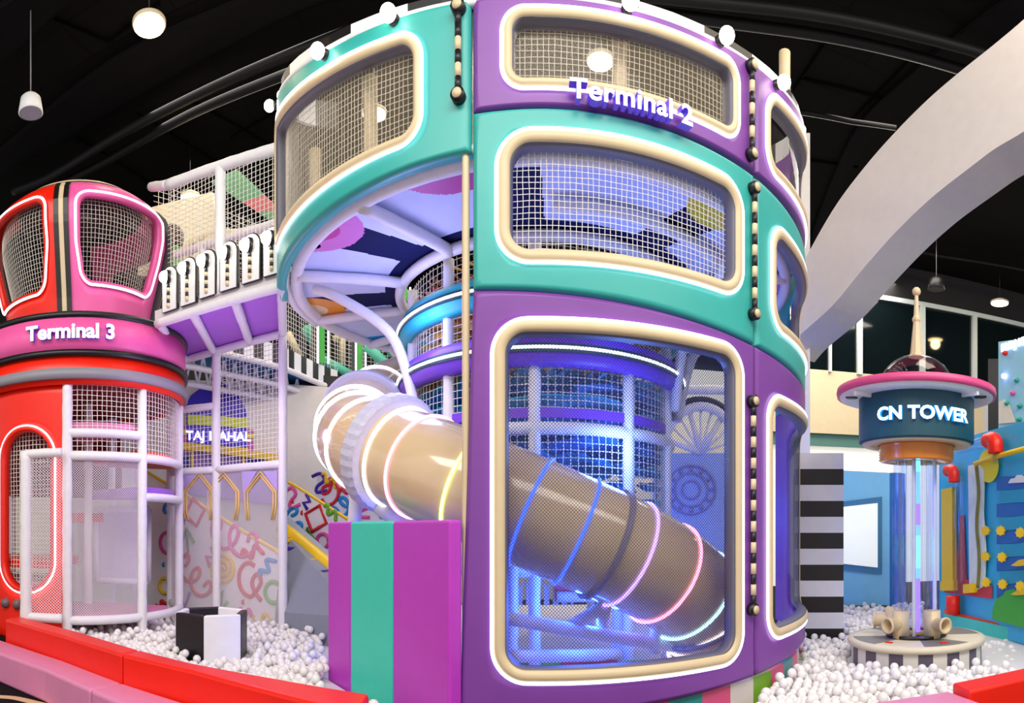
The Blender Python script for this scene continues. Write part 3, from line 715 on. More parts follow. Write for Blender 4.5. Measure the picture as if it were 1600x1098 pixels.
flat_net(NS, B1, 3.95, 5.2, .05, .0032, top=lambda t: 5.3 - .18 * t).build('side_net', NET, bridge)
flat_net(back0, B2, 3.95, 5.2, .055, .0032, top=lambda t: 5.3 - .18 * t).build('side_net', NET, bridge)
for x, yt, yb in ((268, 417, 486), (297, 403, 476), (327, 391, 464), (360, 378, 453), (395, 366, 441), (429, 355, 430)):
    rho = on_line(x, B0, B1) - .05; k = rho / F; c = PR(x, rho, 0); dr = (B1 - B0).normalized(); dr.z = 0; nn = Vector((dr.y, -dr.x, 0))
    z0, z1 = EYE + (HY - yb) * k, EYE + (HY - yt) * k; hw = .1
    if nn.dot(c) > 0: nn = -nn
    def arch(h, w_, e):
        return [up(c + dr * (-w_), z0) + nn * e, up(c + dr * w_, z0) + nn * e] + [c + dr * (w_ * math.cos(PI * i / 10)) + Vector((0, 0, h - w_ + w_ * math.sin(PI * i / 10))) + nn * e for i in range(11)]
    bd = MB().extrude(arch(z1, hw + .016, 0), nn * .03).build('arched_board', BLACK, bridge)
    MB().extrude(arch(z1 - .012, hw, .028), nn * .012).build('board_face', WHITE, bd)
    gp = up(c, z1 - .12) + nn * .06 - dr * .02
    MB().tube([gp - nn * .03 + dr * .02, gp], .072, 16).build('lamp_socket', BLACK, bd)
    MB().sphere(gp + nn * .01 - dr * .012, .064, 18).build('globe_lamp', BULB, bd)
    mb = MB(); kz = 6; zz0, zz1 = z0 + .03, z1 - .2
    for i in range(kz): mb.tube([up(c, zz0 + (zz1 - zz0) * i / kz) + nn * .05, up(c, zz0 + (zz1 - zz0) * (i + 1) / kz) + nn * .05], .018, 10, mat=i % 2)
    mb.build('striped_bar', [CREAM, BLACK], bd)
# ================================================================== NET FENCE under the bridge
fence = thing('net_fence', 'white netted fence with faded arch print below, standing under the bridge', 'fence', tuple(up(B2.lerp(B3, .5), .35)))
Q0 = PR(268, 8.35, 0); Q1 = up(B3, 0); Q2 = up(B2, 0)
for q in (Q1, Q2): MB().pad_pipe(up(q, .3), up(q, 3.82), .055).build('padded_post', WHITEPAD, fence)
for p, q, z in ((Q0, Q1, 3.12), (Q0, Q1, 2.3), (Q1, Q2, 2.3)): MB().pad_pipe(up(p, z), up(q, z), .05).build('padded_rail', WHITEPAD, fence)
for p, q, z0, z1 in ((Q1, Q2, 2.33, 3.82), (Q0, Q1, 2.33, 3.1)): flat_net(p, q, z0, z1, .058, .0036).build('fence_net', NET, fence)
SHEER = clear_mat('printed_sheer', '#ffffff', 0, .5, .22, '#e8e2ea')
for p, q in ((Q1, Q2), (Q0, Q1)):
    MB().extrude([up(p, .4), up(q, .4), up(q, 2.27), up(p, 2.27)], (0, .004, 0)).build('sheer_panel', SHEER, fence)
PLAV = mat('print_lavender', '#b7a3dd', .6); PGOLD = mat('print_gold', '#e8c070', .6)
def fpt(p, q, x, y, e=.012):
    v = on_plane(x, y, p, q, e); return v
for p, q, cx in ((Q1, Q2, 408), (Q1, Q2, 350), (Q0, Q1, 312)):
    mb = MB()
    w_ = 24
    for o in (0, 4):
        ln = [(cx - w_ + o, 790 if cx != 312 else 800), (cx - w_ + o, 768), (cx, 737 + o * 1.5), (cx + w_ - o, 768), (cx + w_ - o, 790)]
        ln = [(cx - w_ + o + 3, 812)] + ln + [(cx + w_ - o - 3, 812)]
        mb.tube([fpt(p, q, x, y) for x, y in ln if x < 436], .012, 6)
    mb.build('printed_arch', PGOLD, fence)
for p, q, tri in ((Q1, Q2, [(378, 736), (402, 736), (386, 765), (382, 790)]), (Q1, Q2, [(412, 736), (434, 736), (434, 768)]), (Q0, Q1, [(283, 740), (310, 740), (290, 765)])):
    MB().extrude([fpt(p, q, x, y, .008) for x, y in tri], (0, -.004, 0)).build('printed_spandrel', PLAV, fence)
# ================================================================== RAMP with confetti side boards
CONF = [mat('confetti_' + n_, c_, .5) for n_, c_ in (('red', '#d8202c'), ('pink', '#e0559c'), ('blue', '#1f8fd0'), ('navy', '#43269c'), ('yellow', '#f0c81c'), ('green', '#6cb52a'), ('purple', '#8a5ab8'))]
BOARD = mat('confetti_board', '#f1eef2', .5)
SHAPES = {
    'loop': [(math.cos(t * .62) * .34 + t * .075 - .55, math.sin(t * .62) * .42) for t in range(0, 26)],
    'spiral': [(math.cos(t * .5) * (.08 + t * .026), math.sin(t * .5) * (.08 + t * .026)) for t in range(0, 34)],
    'square': [(-.5, -.4), (.4, -.5), (.5, .4), (-.4, .5), (-.5, -.4), (.0, -.45)],
    'ring': [(math.cos(t * .45) * .5, math.sin(t * .45) * .5) for t in range(0, 15)],
    'wave': [(t * .1 - .6, math.sin(t * .95) * .22) for t in range(0, 13)],
    'zig': [(-.6, -.3), (-.2, .35), (.15, -.3), (.6, .3)],
    'arrow': [(-.35, -.1), (0, .5), (.05, -.5), (0, .5), (.4, -.1)],
    'cee': [(math.cos(.9 + t * .4) * .4, math.sin(.9 + t * .4) * .5) for t in range(0, 11)] + [(.45, -.1), (.3, .15), (.1, -.1), (.2, -.4), (.4, -.65)],
    'hook': [(-.4, .45), (.1, .5), (.25, .1), (-.2, -.1), (-.3, -.4), (.3, -.45)],
    'dot': [(0, 0), (.06, 0)],
}
def confetti(name, parent, a, b, items, w_=.028):
    """print on the plane through ground points a, b: items (shape, px, py, size, rotation, colour)"""
    mb = MB(); dr = (Vector((b[0], b[1], 0)) - Vector((a[0], a[1], 0))).normalized()
    for sh, x, y, sz, rt, ci in items:
        o = on_plane(x, y, a, b, .008); c, s_ = math.cos(rt), math.sin(rt); pts = [o + dr * ((u * c - v * s_) * sz) + Vector((0, 0, (u * s_ + v * c) * sz)) for u, v in SHAPES[sh]]
        if sh in ('loop', 'wave', 'cee', 'hook'): pts = spline(pts, 3)
        mb.tube(pts, w_ * (1.35 if sh == 'dot' else 1), 6, mat=ci)
    return mb.build(name, CONF, parent)
ramp = thing('climbing_ramp', 'grey climbing ramp with yellow edge pad and white confetti-print side boards, behind the net fence', 'ramp', tuple(PR(400, 8.4, .3)))
N0, N1 = PR(225, 9.25, 0), PR(441, 7.52, 0)
top = [(225, 735), (278, 765), (350, 812), (430, 859), (441, 870)]
pts = [up(N1, .3), up(N0, .3)] + [on_plane(x, y, N0, N1) for x, y in top]
nb = MB().extrude(pts, (.03, .05, 0)).build('side_board', BOARD, ramp)
MB().tube([on_plane(x, y, N0, N1) for x, y in top] + [up(N1, .4)], .025, 8).build('yellow_edging', YELLOW, nb)
confetti('confetti_print', nb, N0, N1, [('hook', 262, 785, .3, .3, 2), ('square', 305, 800, .3, -.5, 0), ('dot', 287, 775, .3, 0, 0), ('ring', 262, 848, .3, 0, 1), ('arrow', 293, 845, .34, .05, 5), ('loop', 350, 835, .42, -.3, 1), ('wave', 395, 862, .3, .3, 0), ('loop', 295, 890, .36, -.7, 0), ('spiral', 350, 890, .24, 0, 4), ('cee', 390, 905, .42, .1, 0), ('ring', 258, 915, .22, 0, 4), ('zig', 285, 938, .3, .2, 6), ('arrow', 347, 940, .28, 3, 5), ('dot', 380, 940, .3, 0, 0), ('wave', 418, 885, .26, .9, 2), ('ring', 428, 925, .26, 1, 5), ('wave', 410, 968, .26, .3, 4), ('dot', 288, 815, .3, 0, 6), ('dot', 280, 914, .2, 0, 5), ('wave', 385, 957, .2, 0, 1), ('wave', 252, 945, .2, .6, 0), ('dot', 256, 882, .2, 0, 2), ('zig', 330, 870, .2, 1, 1)])
# ramp surface: runs down from the far left to the pit
S0, S1 = PR(330, 9.7, 0), PR(520, 7.6, 0)
MB().add([P(443, 800, 8.6), P(600, 935, 7.0), P(560, 965, 6.2), P(430, 955, 7.35), P(443, 830, 8.2)] + [Vector((p.x, p.y, .2)) for p in (P(443, 800, 8.6), P(600, 935, 7.0), P(560, 965, 6.2), P(430, 955, 7.35), P(443, 830, 8.2))],
         [(0, 1, 2, 3, 4), (5, 9, 8, 7, 6), (0, 5, 6, 1), (1, 6, 7, 2), (2, 7, 8, 3), (3, 8, 9, 4), (4, 9, 5, 0)]).build('ramp_surface', mat('ramp_grey', '#8a90a0', .45), ramp)
MB().tube([P(438, 822, 8.2), P(470, 846, 8.0), P(520, 888, 7.4), P(570, 930, 6.8)], .085, 12).build('yellow_bumper', YELLOW, ramp)
for x, y, rho, m in ((447, 844, 8.25, YELLOW), (459, 857, 8.1, 0), (482, 875, 7.8, YELLOW), (499, 893, 7.5, 0)):
    o = P(x, y, rho - .22); MB().box(o, (.22, .16, .05), -.3).build('foothold', m or mat('indigo_foothold', '#35209a', .4), ramp, bevel=.015)
F0, F1 = PR(440, 9.0, 0), PR(600, 8.0, 0)
far = MB().extrude([on_plane(x, y, F0, F1) for x, y in ((440, 752), (459, 757), (545, 812), (600, 850), (600, 900), (520, 890), (440, 825))], (.02, .04, 0)).build('side_board', BOARD, ramp)
MB().tube([on_plane(x, y, F0, F1) for x, y in ((445, 752), (459, 757), (545, 812), (600, 850))], .022, 8).build('yellow_edging', YELLOW, far)
confetti('confetti_print', far, F0, F1, [('hook', 458, 778, .3, .4, 1), ('zig', 480, 784, .16, 1.2, 3), ('square', 494, 810, .3, .55, 0), ('dot', 458, 783, .2, 0, 0), ('loop', 458, 812, .3, -1.2, 2), ('arrow', 482, 842, .3, .1, 5), ('dot', 473, 829, .2, 0, 6), ('wave', 518, 800, .24, -.6, 5), ('ring', 505, 845, .2, 0, 1), ('dot', 472, 801, .2, 0, 0)])
G0, G1 = PR(494, 9.6, 0), PR(640, 9.0, 0)
cb = MB().extrude([on_plane(x, y, G0, G1) for x, y in ((495, 738), (525, 752), (640, 800), (640, 850), (495, 850))], (.02, .04, 0)).build('confetti_screen', BOARD)
tag(cb, 'white confetti-print screen board behind the ramp, below the slide flange', 'board')
confetti('confetti_print', cb, G0, G1, [('hook', 501, 755, .3, .2, 3), ('wave', 515, 750, .26, -.5, 4), ('cee', 516, 772, .34, 2.6, 0), ('dot', 529, 780, .2, 0, 3), ('wave', 543, 765, .22, .3, 0), ('loop', 533, 795, .28, .8, 2), ('hook', 570, 795, .28, 0, 1), ('wave', 600, 803, .26, -.2, 2), ('dot', 549, 787, .2, 0, 0)])
# ================================================================== TEMPLE FACADE on the back wall
Wa, Wb = (-5.7, 8.5), (-1.6, 11.4)
taj = thing('palace_facade', 'purple domed palace facade with lit name sign and yellow ledges on pale back wall', 'wall decoration', tuple(PR(340, on_line(340, Wa, Wb), 2.0)))
def onw(x, y, e=.06): return on_plane(x, y, Wa, Wb, e)
ndir = (onw(340, 700, .1) - onw(340, 700, 0)).normalized()
def cut(name, pts, e, th, m, parent=taj): return MB().extrude([onw(x, y, e) for x, y in pts], ndir * th).build(name, m, parent)
DOME = mat('dome_indigo', '#3a26b8', .45); PUR2 = mat('facade_purple', '#6f3fc4', .45); LIME = mat('facade_lime', '#c9d42a', .45)
dome = [(290, 648), (291, 632), (297, 620), (310, 610), (328, 604), (342, 597), (356, 606), (370, 620), (380, 636), (384, 652), (383, 668), (291, 668)]
cut('dome', dome, .02, .10, DOME)
for (x0, x1, y0, y1, m, e, t_) in ((281, 395, 665, 710, mat('minaret_pink', '#c85ab0', .45), .02, .06), (281, 396, 672, 679, LIME, .02, .08), (292, 384, 650, 665, LIME, .02, .13), (292, 384, 664, 705, DOME, .02, .12), (272, 385, 695, 704, YELLOW, .02, .15)):
    cut('facade_block', [(x0, y0), (x1, y0 + (x1 - x0) * .06), (x1, y1 + (x1 - x0) * .06), (x0, y1)], e, t_, m)
cut('facade_wall', [(272, 702), (440, 722), (440, 790), (272, 770)], .02, .07, mat('facade_lavender', '#9a74c8', .5))
cut('yellow_ledge', [(272, 693), (300, 695), (440, 714), (440, 724), (300, 706), (272, 704)], .02, .2, YELLOW)
for x in (297, 376): cut('yellow_column', [(x, 704), (x + 4, 704), (x + 4, 760), (x, 760)], .02, .14, YELLOW)
for x0, x1 in ((277, 294), (384, 425)): cut('blue_window', [(x0, 712), (x1, 715), (x1, 745), (x0, 742)], .02, .1, mat('facade_blue', '#1c2a9c', .5))
vs_, fs_ = text_geo('TAJ MAHAL', .21, .02, .004, 1.0); o = onw(339, 690, .17); wd = (Vector((Wb[0], Wb[1], 0)) - Vector((Wa[0], Wa[1], 0))).normalized()
MB().add([o + wd * v.x + Vector((0, 0, v.y)) + ndir * v.z for v in vs_], fs_).build('sign_lettering', LETTER, taj)
# ================================================================== CATWALK far behind (striped fascia, nets, green posts, truss)
cat_ = thing('striped_catwalk', 'far curved catwalk with black and white striped fascia, green posts and a white truss below', 'catwalk', tuple(P(520, 590, 10.3)))
arcx = [(240, 8.3), (300, 8.6), (350, 9.0), (400, 9.4), (447, 9.9), (496, 10.8), (530, 11.35), (562, 11.7), (600, 11.95), (640, 12.1), (700, 12.1)]
zf0, zf1 = 4.12, 4.42
ap = spline([PR(x, r, 0) for x, r in arcx], 6); mb = MB(); acc = 0; last = ap[0]; st = []
dense = []
for i in range(len(ap) - 1):
    for k in range(4): dense.append(ap[i].lerp(ap[i + 1], k / 4))
acc = 0
for p, q in zip(dense, dense[1:]):
    acc += (q - p).length; mid = (p + q) / 2; n_ = Vector((mid.x, mid.y, 0)).normalized() * .05
    mb.add([up(p, zf0), up(q, zf0), up(q, zf1), up(p, zf1), up(p + n_, zf0), up(q + n_, zf0), up(q + n_, zf1), up(p + n_, zf1)], [(0, 1, 2, 3), (4, 7, 6, 5), (0, 4, 5, 1), (3, 2, 6, 7), (0, 3, 7, 4), (1, 5, 6, 2)], int(acc / .2) % 2)
mb.build('striped_fascia', [WHITE, BLACK], cat_)
outp = [p * ((p.length + 1.1) / p.length) for p in ap]
mb = MB()
mb.add([up(p, zf0) for p in ap] + [up(p, zf0) for p in outp] + [up(p, zf0 + .05) for p in ap] + [up(p, zf0 + .05) for p in outp], [f for i in range(len(ap) - 1) for f in ((i, i + 1, len(ap) + i + 1, len(ap) + i), (2 * len(ap) + i, 3 * len(ap) + i, 3 * len(ap) + i + 1, 2 * len(ap) + i + 1))])
mb.build('walk_floor', mat('walk_blue', '#1f7fae', .5), cat_)
for off, z, r in ((0, 4.08, .05), (.45, 3.9, .05), (.9, 3.75, .05)):
    MB().tube([up(p * ((p.length + off) / p.length), z) for p in ap], r, 8).build('truss_pipe', WHITEPAD, cat_)
mb = MB(); q0 = ap[0] * ((ap[0].length + .9) / ap[0].length)
for i in range(0, len(ap) - 2, 2):
    f = lambda p, o_, z: up(p * ((p.length + o_) / p.length), z)
    mb.tube([f(ap[i], .45, 4.1), f(ap[i + 1], .9, 3.75)], .02, 6); mb.tube([f(ap[i + 1], .9, 3.75), f(ap[i + 2], .45, 4.1)], .02, 6)
mb.build('truss_web', WHITE, cat_)
zt = 6.2
for i in range(0, len(ap) - 1, 2):
    a, b_ = ap[i], ap[min(i + 2, len(ap) - 1)]
    if a.x > -4.6: flat_net(a, b_, zf1, zt, .075, .0045).build('side_net', NET, cat_)
for x in (503, 562, 632):
    p = PR(x, [r for q, r in ((503, 10.85), (562, 11.65), (632, 12.05)) if q == x][0], 0); wv = Vector((p.y, -p.x, 0)).normalized()
    for o_, wd_, m in ((-.14, .09, BLACK), (0, .1, mat('post_green', '#25a525', .4)), (.11, .03, NEON), (-.07, .03, NEON)):
        MB().box(up(p + wv * o_ - p.normalized() * .04, (zf1 + zt) / 2), (wd_, .06, zt - zf1), -(x - HX) / F).build('trim_post' if m is not NEON else 'light_strip', m, cat_)
SEA = mat('seafoam_pad', '#5cc0a0', .5)
for x0, y0, x1, y1 in ((478, 510, 496, 545), (500, 560, 550, 588), (572, 540, 618, 583), (600, 535, 625, 560)):
    MB().tube([P(x0, y0, 11.3), P(x1, y1, 11.5)], .1, 8).build('slanted_rail', SEA, cat_)
for x0, y0, x1, y1 in ((590, 520, 620, 560), (520, 530, 560, 522), (535, 510, 535, 570), (450, 520, 470, 560)):
    MB().tube([P(x0, y0, 11.7), P(x1, y1, 11.7)], .07, 8).build('inner_pipe', CREAM, cat_)
# ================================================================== six-sided box in the ball pit
hx = thing('ball_pit_box', 'black and white six-sided padded box standing in the white balls', 'padded box', tuple(PR(331, 5.9, .35)))
cx_, cy_ = PR(331, 6.05, 0).x, PR(331, 6.05, 0).y; rr = .37
ang0 = -th3 - .42
for i in range(6):
    a0 = ang0 + i * PI / 3; a1 = a0 + PI / 3
    o0, o1 = [Vector((cx_ + rr * math.sin(a), cy_ - rr * math.cos(a), 0)) for a in (a0, a1)]
    q0, q1 = [Vector((cx_ + (rr - .07) * math.sin(a), cy_ - (rr - .07) * math.cos(a), 0)) for a in (a0, a1)]
    MB().slab([o0, o1, q1, q0], .3, .745).build('side_panel', BLACK if i % 2 else WHITE, hx, bevel=.014)
pl = [Vector((cx_ + (rr - .06) * math.sin(ang0 + i * PI / 3), cy_ - (rr - .06) * math.cos(ang0 + i * PI / 3), 0)) for i in range(6)]
MB().slab(pl, .5, .64).build('box_lid', mat('box_grey', '#cfcad2', .5), hx)
for dx, dy, m in ((-.06, -.08, RED), (.1, -.02, BLACK), (-.02, .1, RED)):
    MB().lathe([(.001, .02), (.05, .02), (.06, 0)], (cx_ + dx, cy_ + dy, .64), 16).build('push_button', m, hx)
# ================================================================== benches, left
def bench(name, label, cat, back, front, z0, z1, m, grp=None):
    o = MB().slab(front + back[::-1], z0, z1).build(name, m, bevel=.025)
    tag(o, label, cat, grp); return o
rb = [PZ(x, y, .6) for x, y in ((-80, 935), (30, 962), (125, 987), (217, 1014.5))]
rf = [PZ(x, y, .6) for x, y in ((-110, 938), (8, 966.5), (100, 993), (190, 1021))]
rb2 = [PZ(x, y, .6) for x, y in ((218, 1014.9), (300, 1035), (432, 1059), (577, 1083))]
rf2 = [PZ(x, y, .6) for x, y in ((191, 1021.5), (300, 1047), (420, 1079), (560, 1113))]
bench('padded_kerb', 'long red padded kerb at the left, ending at the round turret foot', 'padded kerb', rb[1:], rf[1:], .1, .6, RED)
bench('padded_kerb', 'red padded kerb reaching right towards the magenta barrier', 'padded kerb', rb2, rf2, .1, .6, RED)
pf = [PZ(x, y, .38) for x, y in ((-60, 1003), (0, 1020), (70, 1045), (141, 1077))]
pb = [PZ(x, y, .38) for x, y in ((-80, 981), (0, 999), (100, 1032), (190, 1066))]
pf2 = [PZ(x, y, .38) for x, y in ((142, 1077.5), (230, 1115), (330, 1165))]
pb2 = [PZ(x, y, .38) for x, y in ((191, 1066.5), (300, 1101), (430, 1145))]
bench('padded_step', 'pale pink padded step at the lower left corner, in front of the red kerb', 'padded step', pb, pf, .1, .38, SOFTPINK)
bench('padded_step', 'pink padded step at the bottom edge, right of the other pink step', 'padded step', pb2, pf2, .1, .38, SOFTPINK)
# ================================================================== ARCHED GATE and printed panel behind the core, seen through the large window
ga = thing('arched_gate', 'white arched gate with black outline and pale blue printed panel behind the climbing core', 'gate', tuple(PR(1095, 9.2, .3)))
U0, U1 = PR(1010, 9.2, 0), PR(1190, 9.2, 0)
gp_ = lambda x, y, e=0: on_plane(x, y, U0, U1, e)
def arcp(r, n=20): return [(1095 + r * math.cos(PI * i / n), 708 - r * 1.25 * math.sin(PI * i / n)) for i in range(n + 1)]
MB().tube([gp_(x, y) for x, y in arcp(68)], .045, 8).build('black_outline', BLACK, ga)
MB().tube([gp_(x, y, .03) for x, y in arcp(58)], .07, 8).build('white_arch', WHITEPAD, ga)
mb = MB()
for i in range(1, 10):
    a = PI * i / 10; mb.tube([gp_(1095, 708), gp_(1095 + 56 * math.cos(a), 708 - 70 * math.sin(a))], .02 if i % 3 else .045, 6)
mb.build('arch_spokes', WHITEPAD, ga)
MB().extrude([gp_(1020, 708), gp_(1170, 708), gp_(1170, 900), gp_(1020, 900)], (.02, .06, 0)).build('printed_panel', mat('panel_pale_blue', '#9fb4dc', .5), ga)
mb = MB()
for r in (14, 26, 38):
    mb.tube([gp_(1080 + r * math.cos(2 * PI * i / 28), 765 + r * math.sin(2 * PI * i / 28), .015) for i in range(28)], .02, 6, True)
for i in range(12):
    a = 2 * PI * i / 12; mb.sphere(gp_(1080 + 32 * math.cos(a), 765 + 32 * math.sin(a), .01), .035, 8)
mb.build('medallion_print', mat('medallion_lilac', '#8a86b8', .5), ga)
mb = MB().pad_pipe(gp_(1010, 612, .1), gp_(1190, 612, .1), .07); mb.build('top_rail', WHITEPAD, ga)
# ================================================================== LIT TOWER on the right (disc, drum, clear tubes)
Dc = 5.83; thc = 632 / F; CC = (Dc * math.sin(thc), Dc * math.cos(thc)); WC_ = None
cn = thing('disc_tower', 'slim play tower with pink-edged disc, glass dome and clear tubes on round base', 'play tower', (CC[0], CC[1], .3))
cc = (CC[0], CC[1], 0); WDr = Wrap(CC, .541, -thc)
PLATC = mat('platform_cream', '#d9cdb4', .5); PLATG = mat('platform_grey', '#77726f', .5); STRG = mat('skirt_grey', '#5a5260', .5)
mb = MB(); n = 30
for i in range(n):
    a0, a1 = 2 * PI * i / n, 2 * PI * (i + 1) / n; split = .52 if i % 3 else .5
    mb.lathe([(.61, .1), (.61, .5)], cc, 3, 1 if i % 2 else 0, True, a0, a1)
mb.build('base_skirt', [mat('skirt_cream', '#d8d2c8', .5), STRG], cn)
mb = MB()
for i in range(8):
    a0 = 2 * PI * i / 8 + .25; mb.lathe([(.001, .545), (.595, .545)], cc, 8, i % 2, False, a0, a0 + 2 * PI / 8)
mb.lathe([(.595, .547), (.64, .54), (.65, .52), (.64, .49), (.6, .49)], cc, 64, 0)
mb.build('base_top', [PLATC, PLATG], cn)
for i in range(3):
    a = -thc + (-.55, .55, 3.0)[i]; r = .46
    MB().box((CC[0] + r * math.sin(a), CC[1] - r * math.cos(a), .55), (.07, .03, .008), a).build('red_label', RED, cn)
MB().lathe([(.24, .55), (.285, .55), (.285, .575), (.24, .575)], cc, 40, closed=True).build('black_ring', BLACK, cn)
ACR = clear_mat('clear_acrylic', '#f2f6ff', .07, .04)
tubes = [(-.75, .2), (-.3, .235), (.3, .235), (.75, .2), (2.2, .2), (-2.2, .2), (3.14, .22)]
for k, (a, r) in enumerate(tubes):
    p = (CC[0] + r * math.sin(a - thc), CC[1] - r * math.cos(a - thc), 0)
    MB().lathe([(.068, .56), (.068, 2.2)], p, 20, 0, True).build('clear_tube', ACR, cn)
for a, r, ln in ((-.72, .215, .14), (.72, .215, .14), (-1.7, .22, .14)):
    p = Vector((CC[0] + r * math.sin(a - thc), CC[1] - r * math.cos(a - thc), 0)); mb = MB()
    mb.lathe([(.072, .55), (.078, .55), (.078, .8), (.072, .8)], p, 20, closed=True)
    dv = Vector((math.sin(a - thc), -math.cos(a - thc), 0)); c = p + Vector((0, 0, .68)); N_ = 20; t_ = dv; u = Vector((0, 0, 1)); s_ = t_.cross(u)
    vs = [c + t_ * o + (u * math.cos(2 * PI * k / N_) + s_ * math.sin(2 * PI * k / N_)) * rr_ for o, rr_ in ((.02, .062), (.17, .062), (.17, .075), (.185, .075), (.185, .055), (.06, .055)) for k in range(N_)]
    mb.add(vs, [(j * N_ + k, j * N_ + (k + 1) % N_, (j + 1) * N_ + (k + 1) % N_, (j + 1) * N_ + k) for j in range(5) for k in range(N_)], 0, True)
    mb.build('ball_outlet', CREAM, cn)
MB().pad_pipe((CC[0] - .12, CC[1] - .12, .55), (CC[0] - .12, CC[1] - .12, 2.2), .018).build('inner_rod', WHITE, cn)
MB().pad_pipe((CC[0] + .17, CC[1] - .06, .55), (CC[0] + .17, CC[1] - .06, 2.2), .02).build('inner_rod', WHITE, cn)
LB = [mat('led_%s' % k, c, .4, emit=3.5, ecol=c) for k, c in (('violet', '#6a4dff'), ('blue', '#4f7bff'), ('cyan', '#58e0ff'))]
mb = MB(); zs = [.58 + i * 1.6 / 16 for i in range(17)]; seq = (0, 0, 0, 0, 0, 1, 2, 2, 2, 1, 0, 0, 1, 1, 1, 2, 2)
for i in range(16): mb.tube([(CC[0], CC[1], zs[i]), (CC[0], CC[1], zs[i + 1])], .036, 12, mat=seq[i], caps=False)
mb.build('light_column', LB, cn)
MB().lathe([(.001, .56), (.1, .56), (.1, .58), (.001, .58)], cc, 24).build('yellow_plate', mat('plate_yellow', '#d9a72a', .4), cn)
ORG = mat('orange_plastic', '#f08a14', .3, coat=.4)
prof = [(.2, 2.17)]
for i in range(6): prof += [(.34, 2.17 + i * .025), (.355, 2.182 + i * .025)]
prof += [(.34, 2.33), (.2, 2.33)]
MB().lathe(prof, cc, 64, closed=True).build('orange_ring', ORG, cn)
drum = MB().lathe([(.3, 2.33), (.52, 2.33), (.541, 2.345), (.541, 2.78), (.3, 2.78)], cc, 72, closed=True, smooth=False).build('drum', mat('drum_teal', '#0d4a5a', .45), cn)
MB().lathe([(.36, 2.315), (.5, 2.315), (.515, 2.33), (.36, 2.335)], cc, 72, closed=True).build('drum_underside', CREAM, drum)
a_t = phi_at(1445, CC, .541)[0] + thc
wrap_text('CN TOWER', .155, WDr, a_t, z_at(1445, 654, CC, .541), drum, mat('lit_letter_cyan', '#e8fbff', .3, emit=2.2, ecol='#b8ecff'), .02, .016, .005, 0, 1.0, ref=.541, side=mat('letter_side_cyan', '#1a8fd0', .4, emit=.6, ecol='#1a9fff'))
disc = MB().lathe([(.3, 2.74), (.66, 2.74), (.715, 2.755), (.72, 2.77)], cc, 96).build('disc_underside', WHITE, cn)
MB().lathe([(.70, 2.765), (.743, 2.765), (.75, 2.80), (.743, 2.835), (.70, 2.84), (.3, 2.85), (.3, 2.79)], cc, 96, closed=True).build('disc_rim', mat('disc_pink', '#e0508c', .4), cn)
for a, r in ((-1.25, .62), (1.2, .62), (2.6, .62)):
    MB().lathe([(.001, 2.735), (.055, 2.735), (.06, 2.745)], (CC[0] + r * math.sin(a - thc), CC[1] - r * math.cos(a - thc), 0), 20).build('disc_speaker', BLACK, cn)
for a in (-.85, .85, 2.4, -2.4):
    d_ = Vector((math.sin(a - thc), -math.cos(a - thc), 0)); MB().box(Vector(cc) + d_ * .62 + Vector((0, 0, 2.725)), (.03, .18, .035), a - thc).build('disc_bracket', WHITE, cn)
DOMEC = clear_mat('dome_clear', '#f6f6f6', .1, .02)
MB().lathe([(.36 * math.cos(PI / 2 * i / 14), 2.84 + .33 * math.sin(PI / 2 * i / 14)) for i in range(14)] + [(.001, 3.17)], cc, 48).build('glass_dome', DOMEC, cn)
MB().lathe([(.001, 3.15), (.075, 3.155), (.07, 3.18), (.062, 3.18), (.032, 3.48), (.042, 3.5), (.042, 3.52), (.028, 3.54), (.016, 3.75), (.001, 3.75)], cc, 8, smooth=False).build('spire', CREAM, cn)
MB().sphere((CC[0], CC[1], 3.77), .042, 12).build('spire_ball', CREAM, cn)
# ================================================================== striped pillar, white column, white arch
pc = PR(1278, 7.02, 0); mb = MB(); zt = 2.37; hs = .174; k = 0; z = zt
while z > .2: mb.box((pc.x, pc.y, z - hs / 2), (.56, .5, hs), -478 / F, k % 2); z -= hs; k += 1
tag(mb.build('striped_pillar', [mat('pillar_white', '#d9d8dc', .5), mat('pillar_black', '#16100f', .5)]), 'square pillar with horizontal black and white stripes, right behind the main tower', 'pillar')
wc = PR(1252, 8.6, 0)
struct(MB().box((wc.x + .05, wc.y + .1, 3.5), (.24, .3, 7.0), -.46).build('trim_1', mat('column_white', '#dcd8d6', .6)))
AR = mat('arch_white', '#cbc4c1', .6)
Ea, Eb = PR(1240, 8.3, 0), PR(1640, 6.4, 0)
tops = [(1225, 470), (1247, 425), (1300, 330), (1350, 262), (1400, 205), (1450, 155), (1500, 112), (1550, 72), (1600, 30), (1680, -40)]
lows = [(1225, 552), (1247, 526), (1300, 478), (1350, 418), (1400, 362), (1453, 311), (1515, 262), (1555, 232), (1600, 205), (1680, 150)]
tp = spline([on_plane(x, y, Ea, Eb) for x, y in tops], 5); lp = spline([on_plane(x, y, Ea, Eb) for x, y in lows], 5)
nrm_ = Vector((Eb.y - Ea.y, -(Eb.x - Ea.x), 0)).normalized(); nrm_ = nrm_ if nrm_.dot(Ea) > 0 else -nrm_
nrm_ = (nrm_ * .62)
L = len(tp); vs = tp + lp + [p + nrm_ for p in tp] + [p + nrm_ for p in lp]; fs = []
for i in range(L - 1): fs += [(i, i + 1, L + i + 1, L + i), (2 * L + i, 3 * L + i, 3 * L + i + 1, 2 * L + i + 1), (i, 2 * L + i, 2 * L + i + 1, i + 1), (L + i, L + i + 1, 3 * L + i + 1, 3 * L + i)]
fs += [(0, L, 3 * L, 2 * L), (L - 1, 3 * L - 1, 4 * L - 1, 2 * L - 1)]
